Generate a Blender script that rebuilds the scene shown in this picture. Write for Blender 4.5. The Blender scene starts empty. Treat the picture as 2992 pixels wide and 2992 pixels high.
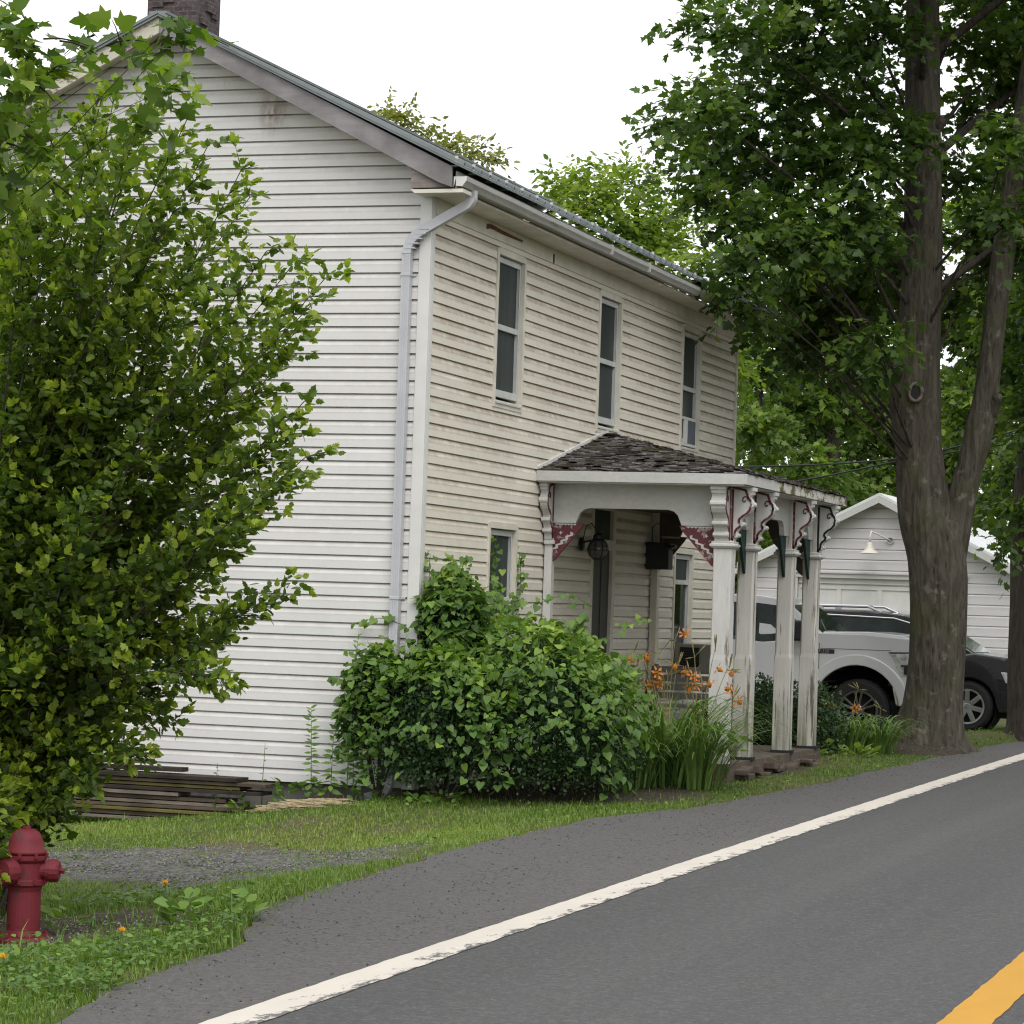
import bpy, bmesh, math, random
import numpy as np
from mathutils import Vector, Matrix
from math import radians, sin, cos, pi, sqrt

scene = bpy.context.scene
COL = scene.collection
R = random.Random(7)
NR = np.random.default_rng(7)

# ------------------------------------------------------------------ camera
cam_d = bpy.data.cameras.new("camera")
cam_d.sensor_width = 36.0
cam_d.lens = 98.2
cam_d.clip_start = 0.1
cam_d.clip_end = 3000
cam = bpy.data.objects.new("camera", cam_d)
COL.objects.link(cam)
CX = Vector((0.9486, 0.3147, 0.0332))      # right
CD = Vector((0.0209, 0.0424, -0.9989))     # image down
CF = Vector((-0.3157, 0.9482, 0.0337))     # forward
cam.matrix_world = Matrix(((CX.x, -CD.x, -CF.x, 8.912), (CX.y, -CD.y, -CF.y, -24.088), (CX.z, -CD.z, -CF.z, 1.70), (0, 0, 0, 1)))
scene.camera = cam

# ------------------------------------------------------------------ light
SUN_EL, SUN_AZ = 54.0, 150.0     # azimuth measured from +Y towards +X: the hidden sun stands behind the camera
world = bpy.data.worlds.new("World")
scene.world = world
world.use_nodes = True
wn, wl = world.node_tree.nodes, world.node_tree.links
wn.clear()
sky = wn.new("ShaderNodeTexSky")
sky.sky_type = 'NISHITA'
sky.sun_disc = False
sky.sun_elevation = radians(SUN_EL)
sky.sun_rotation = radians(SUN_AZ)
sky.air_density = 1.0
sky.dust_density = 4.0
hs = wn.new("ShaderNodeHueSaturation")
hs.inputs['Saturation'].default_value = 0.12
mixw = wn.new("ShaderNodeMix"); mixw.data_type = 'RGBA'
mixw.inputs['Factor'].default_value = 0.75
mixw.inputs[7].default_value = (12.6, 12.8, 13.2, 1)       # the white cloud sheet
bg = wn.new("ShaderNodeBackground")
bg.inputs['Strength'].default_value = 0.1
wo = wn.new("ShaderNodeOutputWorld")
wl.new(sky.outputs[0], hs.inputs['Color'])
wl.new(hs.outputs[0], mixw.inputs[6])
wl.new(mixw.outputs[2], bg.inputs['Color'])
wl.new(bg.outputs[0], wo.inputs['Surface'])

sun_d = bpy.data.lights.new("sun", 'SUN')
sun_d.energy = 1.25
sun_d.angle = radians(35)
sun_d.color = (1.0, 0.97, 0.92)
sun = bpy.data.objects.new("sun", sun_d)
COL.objects.link(sun)
az, el = radians(SUN_AZ), radians(SUN_EL)
sdir = Vector((sin(az) * cos(el), cos(az) * cos(el), sin(el)))
sun.rotation_euler = (-sdir).to_track_quat('-Z', 'Y').to_euler()
sun.location = (0, -30, 40)

scene.view_settings.view_transform = 'Standard'
scene.view_settings.look = 'None'
scene.view_settings.exposure = 0.36
scene.view_settings.gamma = 1.0
scene.view_settings.use_curve_mapping = False
try:
    scene.cycles.max_bounces = 8
    scene.cycles.transparent_max_bounces = 12
    scene.cycles.use_denoising = True
    scene.cycles.filter_width = 1.15
except Exception:
    pass

# ------------------------------------------------------------------ materials
def srgb(r, g, b):
    f = lambda c: (c / 255 / 12.92) if c / 255 <= 0.04045 else ((c / 255 + 0.055) / 1.055) ** 2.4
    return (f(r), f(g), f(b), 1.0)

class NT:
    """small node-graph helper for one material"""
    def __init__(self, name):
        self.m = bpy.data.materials.new(name)
        self.m.use_nodes = True
        self.n = self.m.node_tree.nodes
        self.l = self.m.node_tree.links
        self.n.clear()
        self.out = self.n.new("ShaderNodeOutputMaterial")
        self.tc = None
    def coord(self, sx=1, sy=1, sz=1, kind='Object'):
        if self.tc is None:
            self.tc = self.n.new("ShaderNodeTexCoord")
        mp = self.n.new("ShaderNodeMapping")
        mp.inputs['Scale'].default_value = (sx, sy, sz)
        self.l.new(self.tc.outputs[kind], mp.inputs['Vector'])
        return mp.outputs[0]
    def noise(self, scale, vec=None, detail=4, rough=0.55, dist=0.0):
        t = self.n.new("ShaderNodeTexNoise")
        t.inputs['Scale'].default_value = scale
        t.inputs['Detail'].default_value = detail
        t.inputs['Roughness'].default_value = rough
        t.inputs['Distortion'].default_value = dist
        self.l.new(vec if vec is not None else self.coord(), t.inputs['Vector'])
        return t.outputs['Fac']
    def voronoi(self, scale, vec=None, out='Distance'):
        t = self.n.new("ShaderNodeTexVoronoi")
        t.inputs['Scale'].default_value = scale
        self.l.new(vec if vec is not None else self.coord(), t.inputs['Vector'])
        return t.outputs[out]
    def ramp(self, fac, stops):
        t = self.n.new("ShaderNodeValToRGB")
        e = t.color_ramp.elements
        while len(e) < len(stops):
            e.new(0.5)
        for i, (p, c) in enumerate(stops):
            e[i].position = p
            e[i].color = c if len(c) == 4 else (*c, 1)
        self.l.new(fac, t.inputs[0])
        return t.outputs[0]
    def bw(self, fac, a, b):
        return self.ramp(fac, [(a, (0, 0, 0, 1)), (b, (1, 1, 1, 1))])
    def mix(self, fac, a, b, mode='MIX'):
        t = self.n.new("ShaderNodeMix"); t.data_type = 'RGBA'; t.blend_type = mode
        for sock, v in ((0, fac), (6, a), (7, b)):
            if isinstance(v, (int, float)):
                t.inputs[sock].default_value = v
            elif isinstance(v, tuple):
                t.inputs[sock].default_value = v if len(v) == 4 else (*v, 1)
            else:
                self.l.new(v, t.inputs[sock])
        return t.outputs[2]
    def math(self, op, a, b=0.0):
        t = self.n.new("ShaderNodeMath"); t.operation = op
        for i, v in enumerate((a, b)):
            if isinstance(v, (int, float)):
                t.inputs[i].default_value = v
            else:
                self.l.new(v, t.inputs[i])
        return t.outputs[0]
    def xyz(self, vec=None):
        t = self.n.new("ShaderNodeSeparateXYZ")
        self.l.new(vec if vec is not None else self.coord(), t.inputs[0])
        return t.outputs
    def attr(self, name):
        t = self.n.new("ShaderNodeAttribute"); t.attribute_name = name
        return t.outputs['Fac']
    def bump(self, h, strength=0.3, dist=0.02):
        t = self.n.new("ShaderNodeBump")
        t.inputs['Strength'].default_value = strength
        t.inputs['Distance'].default_value = dist
        self.l.new(h, t.inputs['Height'])
        return t.outputs[0]
    def princ(self, col, rough=0.6, metal=0.0, normal=None, spec=0.5, coat=0.0):
        p = self.n.new("ShaderNodeBsdfPrincipled")
        for k, v in (('Base Color', col), ('Roughness', rough), ('Metallic', metal)):
            if isinstance(v, (int, float)):
                p.inputs[k].default_value = v
            elif isinstance(v, tuple):
                p.inputs[k].default_value = v if len(v) == 4 else (*v, 1)
            else:
                self.l.new(v, p.inputs[k])
        p.inputs['Specular IOR Level'].default_value = spec
        p.inputs['Coat Weight'].default_value = coat
        if normal is not None:
            self.l.new(normal, p.inputs['Normal'])
        return p.outputs[0]
    def done(self, shader):
        self.l.new(shader, self.out.inputs['Surface'])
        return self.m

def simple(name, col, rough=0.6, metal=0.0, var=0.15, scale=8, spec=0.5, coat=0.0, bump=0.0):
    t = NT(name)
    n = t.noise(scale, detail=5)
    c2 = tuple(c * (1 - var) for c in col[:3])
    c1 = tuple(min(1, c * (1 + var)) for c in col[:3])
    c = t.ramp(n, [(0.3, (*c2, 1)), (0.7, (*c1, 1))])
    nm = t.bump(t.noise(scale * 6), bump, 0.01) if bump else None
    return t.done(t.princ(c, rough, metal, nm, spec, coat))

def leaf_mat(name, dark, mid, light, trans=0.35, rough=0.45, spec=0.3):
    t = NT(name)
    f = t.attr("tint")
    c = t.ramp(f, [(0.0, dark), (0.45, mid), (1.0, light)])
    p = t.princ(c, rough, spec=spec)
    tr = t.n.new("ShaderNodeBsdfTranslucent")
    c2 = t.mix(1.0, c, (1.25, 1.45, 0.55, 1), 'MULTIPLY')
    t.l.new(c2, tr.inputs['Color'])
    mx = t.n.new("ShaderNodeMixShader")
    mx.inputs[0].default_value = trans
    t.l.new(p, mx.inputs[1]); t.l.new(tr.outputs[0], mx.inputs[2])
    return t.done(mx.outputs[0])

def siding_mat(name, base, stain, stain_amt, course, vertical_streak=0.3, spot=None, upper=False):
    t = NT(name)
    o = t.xyz()
    z = o['Z']
    along = t.coord(0.35, 0.35, 6)
    big = t.noise(0.9, detail=5)
    fine = t.noise(28, detail=3)
    c = t.mix(t.bw(big, 0.3, 0.75), base, tuple(x * 0.93 for x in base[:3]))
    # brown mildew that gathers on the sloped upper band of each board
    zz = t.math('FRACT', t.math('DIVIDE', z, course))
    band = t.ramp(zz, [(0.42, (0, 0, 0, 1)), (0.62, (1, 1, 1, 1)), (0.93, (1, 1, 1, 1)), (1.0, (0.6, 0.6, 0.6, 1))])
    patch = t.bw(t.noise(0.8, t.coord(1, 1, 1.7), detail=6, rough=0.65), 0.30, 0.52)
    streak = t.bw(t.noise(7, t.coord(1, 1, 0.8), detail=4), 0.12, 0.55)
    f = t.math('MULTIPLY', t.math('MULTIPLY', band, patch), t.math('MULTIPLY', streak, stain_amt))
    if upper:                              # the old mildew is thickest on the upper storey
        f = t.math('MULTIPLY', f, t.ramp(t.math('DIVIDE', z, 5.5), [(0.35, (0.45, 0.45, 0.45, 1)), (0.62, (1, 1, 1, 1))]))
    c = t.mix(f, c, stain)
    if spot:
        dv = t.n.new("ShaderNodeVectorMath"); dv.operation = 'DISTANCE'
        t.l.new(t.coord(1, 0, 0.8), dv.inputs[0]); dv.inputs[1].default_value = (spot[0], 0, spot[2] * 0.8)
        m = t.ramp(dv.outputs['Value'], [(0.02, (1, 1, 1, 1)), (0.22, (0, 0, 0, 1))])
        m = t.math('MULTIPLY', m, t.bw(t.noise(16, t.coord(1, 1, 0.3), detail=6), 0.34, 0.56))
        c = t.mix(t.math('MULTIPLY', m, 0.75), c, (0.20, 0.10, 0.045, 1))
    f2 = t.math('MULTIPLY', t.bw(t.noise(3.0, t.coord(1, 1, 0.25), detail=6), 0.5, 0.8), vertical_streak)
    c = t.mix(f2, c, tuple(x * 0.72 for x in base[:3]))
    c = t.mix(t.math('MULTIPLY', t.bw(fine, 0.45, 0.8), 0.10), c, tuple(x * 0.6 for x in base[:3]))
    return t.done(t.princ(c, 0.5, normal=t.bump(t.noise(60, t.coord(0.25, 0.25, 3)), 0.05, 0.004), spec=0.35))

def paint_mat(name, base=(0.62, 0.61, 0.585), wood=(0.20, 0.16, 0.12), peel=0.55, scale=9, moss=0.0, grain=(1, 1, 0.12)):
    t = NT(name)
    v = t.coord(*grain)
    n1 = t.noise(scale, v, detail=7, rough=0.7)
    n2 = t.noise(scale * 4, v, detail=5, rough=0.7)
    c = t.mix(t.bw(t.noise(1.5), 0.3, 0.7), (*base, 1), tuple(x * 0.86 for x in base))
    c = t.mix(t.bw(n2, 0.35, 0.85), c, tuple(x * 0.74 for x in base))
    msk = t.bw(n1, peel, peel + 0.06)
    c = t.mix(msk, c, (*wood, 1))
    if moss:
        z = t.xyz()['Z']
        m = t.ramp(z, [(0.16, (1, 1, 1, 1)), (0.9, (0, 0, 0, 1))])
        c = t.mix(t.math('MULTIPLY', t.math('MULTIPLY', m, t.bw(t.noise(11, v, detail=6), 0.36, 0.62)), moss), c, (0.10, 0.095, 0.035, 1))
    return t.done(t.princ(c, 0.62, normal=t.bump(t.math('MULTIPLY', msk, -1.0), 0.25, 0.004), spec=0.3))

def wood_mat(name, a, b, axis='X', scale=14):
    t = NT(name)
    g = {'X': (0.12, 1, 1), 'Y': (1, 0.12, 1), 'Z': (1, 1, 0.12)}[axis]
    n = t.noise(scale, t.coord(*g), detail=8, rough=0.7, dist=0.4)
    blot = t.noise(3, detail=4)
    c = t.ramp(n, [(0.25, a), (0.75, b)])
    c = t.mix(t.bw(blot, 0.4, 0.8), c, tuple(x * 0.65 for x in a[:3]))
    return t.done(t.princ(c, 0.8, normal=t.bump(n, 0.4, 0.006), spec=0.2))

def bark_mat(name, a, b, moss=None, scale=1.0):
    t = NT(name)
    v = t.coord(1, 1, 0.22)
    w = t.noise(11 * scale, v, detail=8, rough=0.72, dist=0.8)
    vr = t.voronoi(15 * scale, v)
    c = t.ramp(w, [(0.28, a), (0.55, tuple((x + y) / 2 for x, y in zip(a, b))), (0.74, b)])
    c = t.mix(t.bw(vr, 0.0, 0.25), tuple(x * 0.45 for x in a[:3]), c)
    if moss:
        c = t.mix(t.math('MULTIPLY', t.bw(t.noise(1.7, detail=7, rough=0.7), 0.52, 0.66), 0.65), c, moss)
        c = t.mix(t.math('MULTIPLY', t.bw(t.noise(6, detail=4), 0.62, 0.70), 0.5), c, (0.22, 0.22, 0.18, 1))
    h = t.math('ADD', w, t.math('MULTIPLY', vr, 0.8))
    return t.done(t.princ(c, 0.9, normal=t.bump(h, 1.0, 0.05), spec=0.15))

M = {}
M['siding_gable'] = siding_mat('siding_gable', (0.655, 0.645, 0.63, 1), (0.22, 0.15, 0.09, 1), 0.25, 0.125, 0.18, spot=(-1.60, 0, 6.28))
M['siding_front'] = siding_mat('siding_front', (0.72, 0.675, 0.58, 1), (0.22, 0.145, 0.08, 1), 0.60, 0.125, 0.35, upper=True)
M['siding_garage'] = siding_mat('siding_garage', (0.60, 0.58, 0.585, 1), (0.3, 0.28, 0.26, 1), 0.2, 0.23, 0.2)
M['white_trim'] = simple('white_trim', (0.62, 0.61, 0.59), 0.45, var=0.07, scale=3)
M['cream_trim'] = simple('cream_trim', (0.60, 0.565, 0.48), 0.5, var=0.12, scale=4)
M['downspout'] = simple('downspout_metal', (0.46, 0.465, 0.485), 0.4, var=0.06, scale=4)
M['gutter'] = paint_mat('gutter_metal', (0.44, 0.435, 0.41), (0.24, 0.20, 0.14), 0.62, 5, 0, (0.5, 0.3, 2))
M['alu'] = simple('aluminium_frame', (0.50, 0.51, 0.50), 0.4, var=0.1, scale=6)
M['paint'] = paint_mat('peeling_white_paint', peel=0.60)
M['paint_post'] = paint_mat('peeling_post_paint', (0.56, 0.545, 0.50), (0.15, 0.125, 0.095), 0.545, 9, moss=0.9, grain=(1.6, 1.6, 0.10))
M['paint_clean'] = paint_mat('old_white_paint', (0.56, 0.56, 0.535), (0.30, 0.28, 0.24), 0.74, 6, 0, (0.6, 0.6, 1))
M['mossy'] = paint_mat('mossy_white_paint', (0.60, 0.59, 0.53), (0.10, 0.085, 0.03), 0.50, 5, 0, (1, 0.5, 1))
M['maroon'] = paint_mat('maroon_paint', (0.13, 0.034, 0.040), (0.34, 0.29, 0.26), 0.56, 12, 0, (1, 1, 1))
M['darkgreen'] = paint_mat('dark_green_paint', (0.012, 0.035, 0.03), (0.05, 0.06, 0.05), 0.68, 9, 0, (1, 1, 1))
M['blackgreen'] = paint_mat('black_green_paint', (0.014, 0.02, 0.02), (0.06, 0.055, 0.045), 0.66, 9, 0, (1, 1, 1))
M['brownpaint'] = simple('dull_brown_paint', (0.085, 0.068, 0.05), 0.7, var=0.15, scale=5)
M['rake'] = wood_mat('weathered_grey_board', (0.20, 0.185, 0.19, 1), (0.33, 0.31, 0.32, 1), 'X', 9)
M['rake_old'] = paint_mat('peeling_rake_board', (0.62, 0.58, 0.48), (0.12, 0.09, 0.06), 0.50, 8, 0, (0.5, 1, 1))
M['eave_block'] = wood_mat('rotten_eave_wood', (0.10, 0.075, 0.07, 1), (0.42, 0.37, 0.34, 1), 'X', 20)
M['roof_pale'] = simple('pale_metal_roof', (0.62, 0.63, 0.63), 0.45, 0.1, var=0.08, scale=3)
M['roof_metal'] = simple('green_grey_metal_roof', (0.20, 0.222, 0.222), 0.45, 0.3, var=0.15, scale=4)
M['rust'] = simple('rusty_bare_wood', (0.13, 0.05, 0.022), 0.85, var=0.4, scale=20)
M['glass_dark'] = None
M['black'] = simple('black_plastic', (0.014, 0.016, 0.018), 0.42, var=0.2)
M['darkdoor'] = simple('dark_brown_door', (0.02, 0.018, 0.017), 0.4, var=0.2, scale=4)
M['curtain'] = simple('grey_curtain', (0.42, 0.44, 0.42), 0.9, var=0.15, scale=12)
M['stone_slab'] = simple('porch_stone', (0.085, 0.064, 0.048), 0.9, var=0.4, scale=7, bump=0.4)
M['concrete'] = simple('foundation_block', (0.10, 0.095, 0.085), 0.95, var=0.4, scale=5, bump=0.4)
M['red_metal'] = paint_mat('hydrant_red', (0.16, 0.018, 0.026), (0.055, 0.030, 0.025), 0.60, 9, 0, (1, 1, .6))
M['ac'] = simple('grey_beige_ac_casing', (0.22, 0.205, 0.18), 0.5, var=0.06)
M['bench'] = wood_mat('grey_bench_wood', (0.14, 0.13, 0.11, 1), (0.30, 0.28, 0.25, 1), 'X', 12)
M['cable'] = simple('black_cable', (0.03, 0.035, 0.03), 0.6)
M['chrome'] = simple('chrome', (0.74, 0.74, 0.75), 0.24, 0.85, var=0.05)
M['rubber'] = simple('tyre_rubber', (0.018, 0.018, 0.019), 0.8, var=0.25, scale=15)
M['alloy'] = simple('alloy_rim', (0.55, 0.55, 0.56), 0.3, 0.9, var=0.06)
M['alloy_dark'] = simple('dark_alloy_rim', (0.20, 0.195, 0.19), 0.35, 0.8, var=0.1)
M['silver'] = simple('silver_car_paint', (0.74, 0.74, 0.755), 0.30, 0.12, var=0.03, scale=2, coat=0.8)
M['darkcar'] = simple('dark_grey_car_paint', (0.028, 0.027, 0.03), 0.2, 0.1, var=0.1, coat=0.9)
M['headlamp'] = simple('headlamp_lens', (0.62, 0.63, 0.62), 0.15, 0.15, var=0.45, scale=14)
M['dark_in'] = simple('dark_inside', (0.012, 0.012, 0.012), 0.9)
M['badge'] = simple('dark_badge', (0.03, 0.03, 0.035), 0.35)
M['stem'] = simple('green_stem', (0.055, 0.085, 0.03), 0.6, var=0.25)
M['twig'] = simple('grey_brown_twig', (0.05, 0.042, 0.03), 0.85, var=0.3)
M['straw'] = simple('dry_straw', (0.30, 0.24, 0.14), 0.9, var=0.35, scale=20)
M['bark'] = bark_mat('maple_bark', (0.032, 0.028, 0.022, 1), (0.155, 0.136, 0.106, 1), (0.07, 0.075, 0.032, 1))
M['bark_dark'] = bark_mat('dark_bark', (0.035, 0.028, 0.024, 1), (0.10, 0.082, 0.066, 1))
M['yellow_petal'] = simple('yellow_petal', (0.75, 0.42, 0.02), 0.6, var=0.1)
M['leaf_shrub'] = leaf_mat('leaf_shrub', (0.038, 0.066, 0.014, 1), (0.115, 0.182, 0.026, 1), (0.34, 0.41, 0.045, 1), 0.40)
M['leaf_maple'] = leaf_mat('leaf_maple', (0.032, 0.062, 0.014, 1), (0.086, 0.150, 0.025, 1), (0.25, 0.33, 0.05, 1), 0.40)
M['leaf_bg'] = leaf_mat('leaf_bg', (0.040, 0.074, 0.016, 1), (0.112, 0.180, 0.028, 1), (0.29, 0.37, 0.05, 1), 0.40)
M['leaf_olive'] = leaf_mat('leaf_olive', (0.09, 0.105, 0.025, 1), (0.18, 0.19, 0.045, 1), (0.30, 0.29, 0.07, 1), 0.4)
M['leaf_vine'] = leaf_mat('leaf_vine', (0.040, 0.084, 0.022, 1), (0.105, 0.190, 0.038, 1), (0.30, 0.41, 0.06, 1), 0.34, 0.45)
M['leaf_box'] = leaf_mat('leaf_box', (0.018, 0.042, 0.016, 1), (0.046, 0.090, 0.034, 1), (0.12, 0.18, 0.065, 1), 0.25, 0.4)
M['leaf_lily'] = leaf_mat('leaf_lily', (0.05, 0.10, 0.025, 1), (0.11, 0.19, 0.048, 1), (0.22, 0.31, 0.08, 1), 0.3)
M['leaf_weed'] = leaf_mat('leaf_weed', (0.055, 0.11, 0.028, 1), (0.135, 0.23, 0.05, 1), (0.28, 0.38, 0.08, 1), 0.3)
M['grass'] = leaf_mat('grass_blade', (0.055, 0.105, 0.018, 1), (0.140, 0.225, 0.036, 1), (0.31, 0.36, 0.085, 1), 0.3)
M['lily_orange'] = leaf_mat('lily_orange', (0.50, 0.13, 0.045, 1), (0.68, 0.25, 0.07, 1), (0.72, 0.45, 0.10, 1), 0.35)
def pebble_mat():
    t = NT('pebble')
    f = t.attr("tint")
    return t.done(t.princ(t.ramp(f, [(0, (0.055, 0.053, 0.055, 1)), (0.5, (0.125, 0.12, 0.118, 1)), (1, (0.26, 0.245, 0.23, 1))]), 0.85))
M['pebble'] = pebble_mat()

def glass(name, tint=(0.30, 0.33, 0.32), refl=0.10, rough=0.03, ior=1.5):
    t = NT(name)
    tr = t.n.new("ShaderNodeBsdfTransparent"); tr.inputs[0].default_value = (*tint, 1)
    gl = t.n.new("ShaderNodeBsdfGlossy"); gl.inputs['Roughness'].default_value = rough
    gl.inputs['Color'].default_value = (0.9, 0.95, 0.93, 1)
    fr = t.n.new("ShaderNodeFresnel"); fr.inputs[0].default_value = ior
    f = t.math('ADD', fr.outputs[0], refl - 0.04)
    mx = t.n.new("ShaderNodeMixShader")
    t.l.new(f, mx.inputs[0]); t.l.new(tr.outputs[0], mx.inputs[1]); t.l.new(gl.outputs[0], mx.inputs[2])
    return t.done(mx.outputs[0])
M['glass'] = glass('window_glass', (0.60, 0.64, 0.63), 0.02, 0.06, 1.28)
M['carglass'] = simple('tinted_car_glass', (0.022, 0.034, 0.034), 0.06, var=0.5, scale=2.2, spec=0.7)

def pane_screen():
    t = NT('screened_pane_painted_reflection')
    c = t.ramp(t.noise(5.0, t.coord(1, 2.2, 0.16), detail=5), [(0.3, (0.026, 0.034, 0.034, 1)), (0.75, (0.050, 0.060, 0.058, 1))])  # vertical streaks paint dim reflection and curtains into the pane colour
    return t.done(t.princ(c, 0.4, spec=0.10))
M['screen'] = pane_screen()

def rooftile():
    t = NT('weathered_shingle')
    f = t.attr("tint")
    n = t.noise(30, t.coord(1, 1, 1), detail=5)
    c = t.ramp(f, [(0.0, (0.018, 0.015, 0.013, 1)), (0.5, (0.055, 0.047, 0.042, 1)), (0.86, (0.13, 0.12, 0.11, 1)), (1.0, (0.34, 0.335, 0.32, 1))])
    c = t.mix(t.bw(n, 0.4, 0.8), c, (0.03, 0.022, 0.02, 1))
    c = t.mix(t.math('MULTIPLY', t.bw(t.noise(1.3, detail=5), 0.5, 0.62), 0.6), c, (0.055, 0.05, 0.018, 1))
    return t.done(t.princ(c, 0.9, spec=0.2))
M['shingle'] = rooftile()

def chimney_mat():
    t = NT('chimney_stone')
    b = t.n.new("ShaderNodeTexBrick")
    b.inputs['Scale'].default_value = 5.0
    b.inputs['Color1'].default_value = (0.055, 0.04, 0.042, 1)
    b.inputs['Color2'].default_value = (0.10, 0.075, 0.07, 1)
    b.inputs['Mortar'].default_value = (0.13, 0.11, 0.10, 1)
    b.inputs['Mortar Size'].default_value = 0.03
    v = t.n.new("ShaderNodeCombineXYZ")
    o = t.xyz()
    t.l.new(t.math('ADD', o['X'], o['Y']), v.inputs[0]); t.l.new(o['Z'], v.inputs[1])
    t.l.new(v.outputs[0], b.inputs['Vector'])
    n = t.noise(14, detail=6)
    c = t.mix(t.bw(n, 0.3, 0.8), b.outputs['Color'], (0.05, 0.04, 0.042, 1))
    return t.done(t.princ(c, 0.95, normal=t.bump(n, 0.8, 0.03)))
M['chimney'] = chimney_mat()

def asphalt(name, a, b, speck, track=False):
    t = NT(name)
    n = t.noise(55, detail=3, rough=0.8)
    big = t.noise(0.35, t.coord(1, 0.25, 1), detail=5)
    n2 = t.noise(140, detail=2)
    c = t.mix(t.bw(big, 0.25, 0.75), a, b)
    c = t.mix(t.bw(n, 0.35, 0.75), tuple(x * 0.70 for x in a[:3]), c)
    c = t.mix(t.math('MULTIPLY', t.bw(t.noise(16, detail=5, rough=0.8), 0.45, 0.72), 0.35), c, tuple(x * 1.25 for x in b[:3]))
    if track:
        w = t.noise(1.1, t.coord(1, 0.03, 1), detail=3)
        c = t.mix(t.math('MULTIPLY', t.bw(w, 0.45, 0.65), 0.35), c, tuple(x * 1.18 for x in b[:3]))
    n3 = t.noise(26, detail=6, rough=0.85)
    c = t.mix(t.math('MULTIPLY', t.bw(n3, 0.50, 0.64), 0.50), c, (0.165, 0.16, 0.155, 1))
    c = t.mix(t.math('MULTIPLY', t.bw(n3, 0.46, 0.32), 0.0), c, (0.03, 0.03, 0.03, 1))
    c = t.mix(t.math('MULTIPLY', t.bw(t.noise(30, t.coord(1.3, 1, 1), detail=5, rough=0.85), 0.51, 0.62), 0.50), c, (0.036, 0.036, 0.038, 1))
    if speck:
        v = t.voronoi(17)
        m = t.bw(t.noise(0.8, t.coord(1, .5, 1), detail=5), 0.40, 0.60)
        k = t.ramp(v, [(0.17, (1, 1, 1, 1)), (0.25, (0, 0, 0, 1))])
        c = t.mix(t.math('MULTIPLY', k, m), c, (0.014, 0.014, 0.016, 1))
    return t.done(t.princ(c, 0.85, normal=t.bump(t.math('ADD', n, n2), 0.35, 0.006), spec=0.3))
M['asphalt'] = asphalt('road_asphalt', (0.070, 0.069, 0.069, 1), (0.092, 0.090, 0.088, 1), False, True)
M['asphalt2'] = asphalt('shoulder_asphalt', (0.088, 0.084, 0.081, 1), (0.134, 0.126, 0.118, 1), True)

def line_mat(name, col, wear, edge=None):
    t = NT(name)
    n = t.noise(11, t.coord(1, 0.45, 1), detail=8, rough=0.78)
    if edge is not None:                   # tyres have scuffed the lane side of the line
        n = t.math('ADD', n, t.math('MULTIPLY', t.ramp(t.math('SUBTRACT', t.xyz()['X'], edge), [(0.06, (0, 0, 0, 1)), (0.24, (1, 1, 1, 1))]), 0.17))
    c = t.mix(t.bw(n, wear, wear + 0.04), col, (0.095, 0.092, 0.088, 1))
    c = t.mix(t.math('MULTIPLY', t.bw(t.noise(5, t.coord(1, .3, 1), detail=6), 0.4, 0.8), 0.35), c, tuple(x * 0.72 for x in col[:3]))
    return t.done(t.princ(c, 0.7, spec=0.3))
M['line_white'] = line_mat('white_road_paint', (0.56, 0.515, 0.45, 1), 0.645, 3.84)
M['line_yellow'] = line_mat('yellow_road_paint', (0.50, 0.26, 0.030, 1), 0.655)

def ground_mat():
    t = NT('lawn_soil')
    o = t.xyz()
    soil = t.ramp(t.noise(14, detail=6), [(0.3, (0.075, 0.062, 0.04, 1)), (0.7, (0.14, 0.115, 0.07, 1))])
    green = t.ramp(t.noise(9, detail=6, rough=0.7), [(0.3, (0.035, 0.055, 0.014, 1)), (0.7, (0.085, 0.115, 0.028, 1))])
    c = t.mix(t.bw(t.noise(0.8, detail=5), 0.35, 0.6), soil, green)
    grav = t.ramp(t.voronoi(42, out='Color'), [(0.2, (0.06, 0.058, 0.058, 1)), (0.6, (0.12, 0.115, 0.11, 1)), (0.9, (0.20, 0.185, 0.17, 1))])
    g = t.attr("gravel")
    c = t.mix(t.bw(t.math('ADD', g, t.math('MULTIPLY', t.math('SUBTRACT', t.noise(3.2, detail=7, rough=0.7), 0.5), 2.4)), 0.58, 0.80), c, grav)
    d = t.attr("dirt")
    c = t.mix(t.bw(t.math('ADD', d, t.math('MULTIPLY', t.math('SUBTRACT', t.noise(4, detail=6), 0.5), 0.8)), 0.4, 0.7), c,
              t.ramp(t.noise(22, detail=6), [(0.3, (0.03, 0.025, 0.02, 1)), (0.7, (0.085, 0.07, 0.055, 1))]))
    return t.done(t.princ(c, 0.95, normal=t.bump(t.noise(30, detail=5), 0.6, 0.03), spec=0.1))
M['ground'] = ground_mat()

# ------------------------------------------------------------------ object helpers
def tag(o, label=None, cat=None, group=None, kind=None):
    if label: o['label'] = label
    if cat: o['category'] = cat
    if group: o['group'] = group
    if kind: o['kind'] = kind
    return o

def empty(name, loc, label, cat, group=None):
    o = bpy.data.objects.new(name, None)
    o.empty_display_size = 0.2
    o.location = loc
    COL.objects.link(o)
    return tag(o, label, cat, group)

def link(name, me, mat=None, parent=None, smooth=False):
    """world-coordinate mesh linked under its parent, which only carries a translation"""
    o = bpy.data.objects.new(name, me)
    COL.objects.link(o)
    if mat is not None:
        for m in (mat if isinstance(mat, (list, tuple)) else [mat]):
            me.materials.append(m)
    if parent is not None:
        o.parent = parent
        off = Vector((0, 0, 0)); p = parent
        while p is not None:
            off += p.location; p = p.parent
        o.location = -off
    if smooth:
        me.polygons.foreach_set('use_smooth', [True] * len(me.polygons))
    return o

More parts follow.
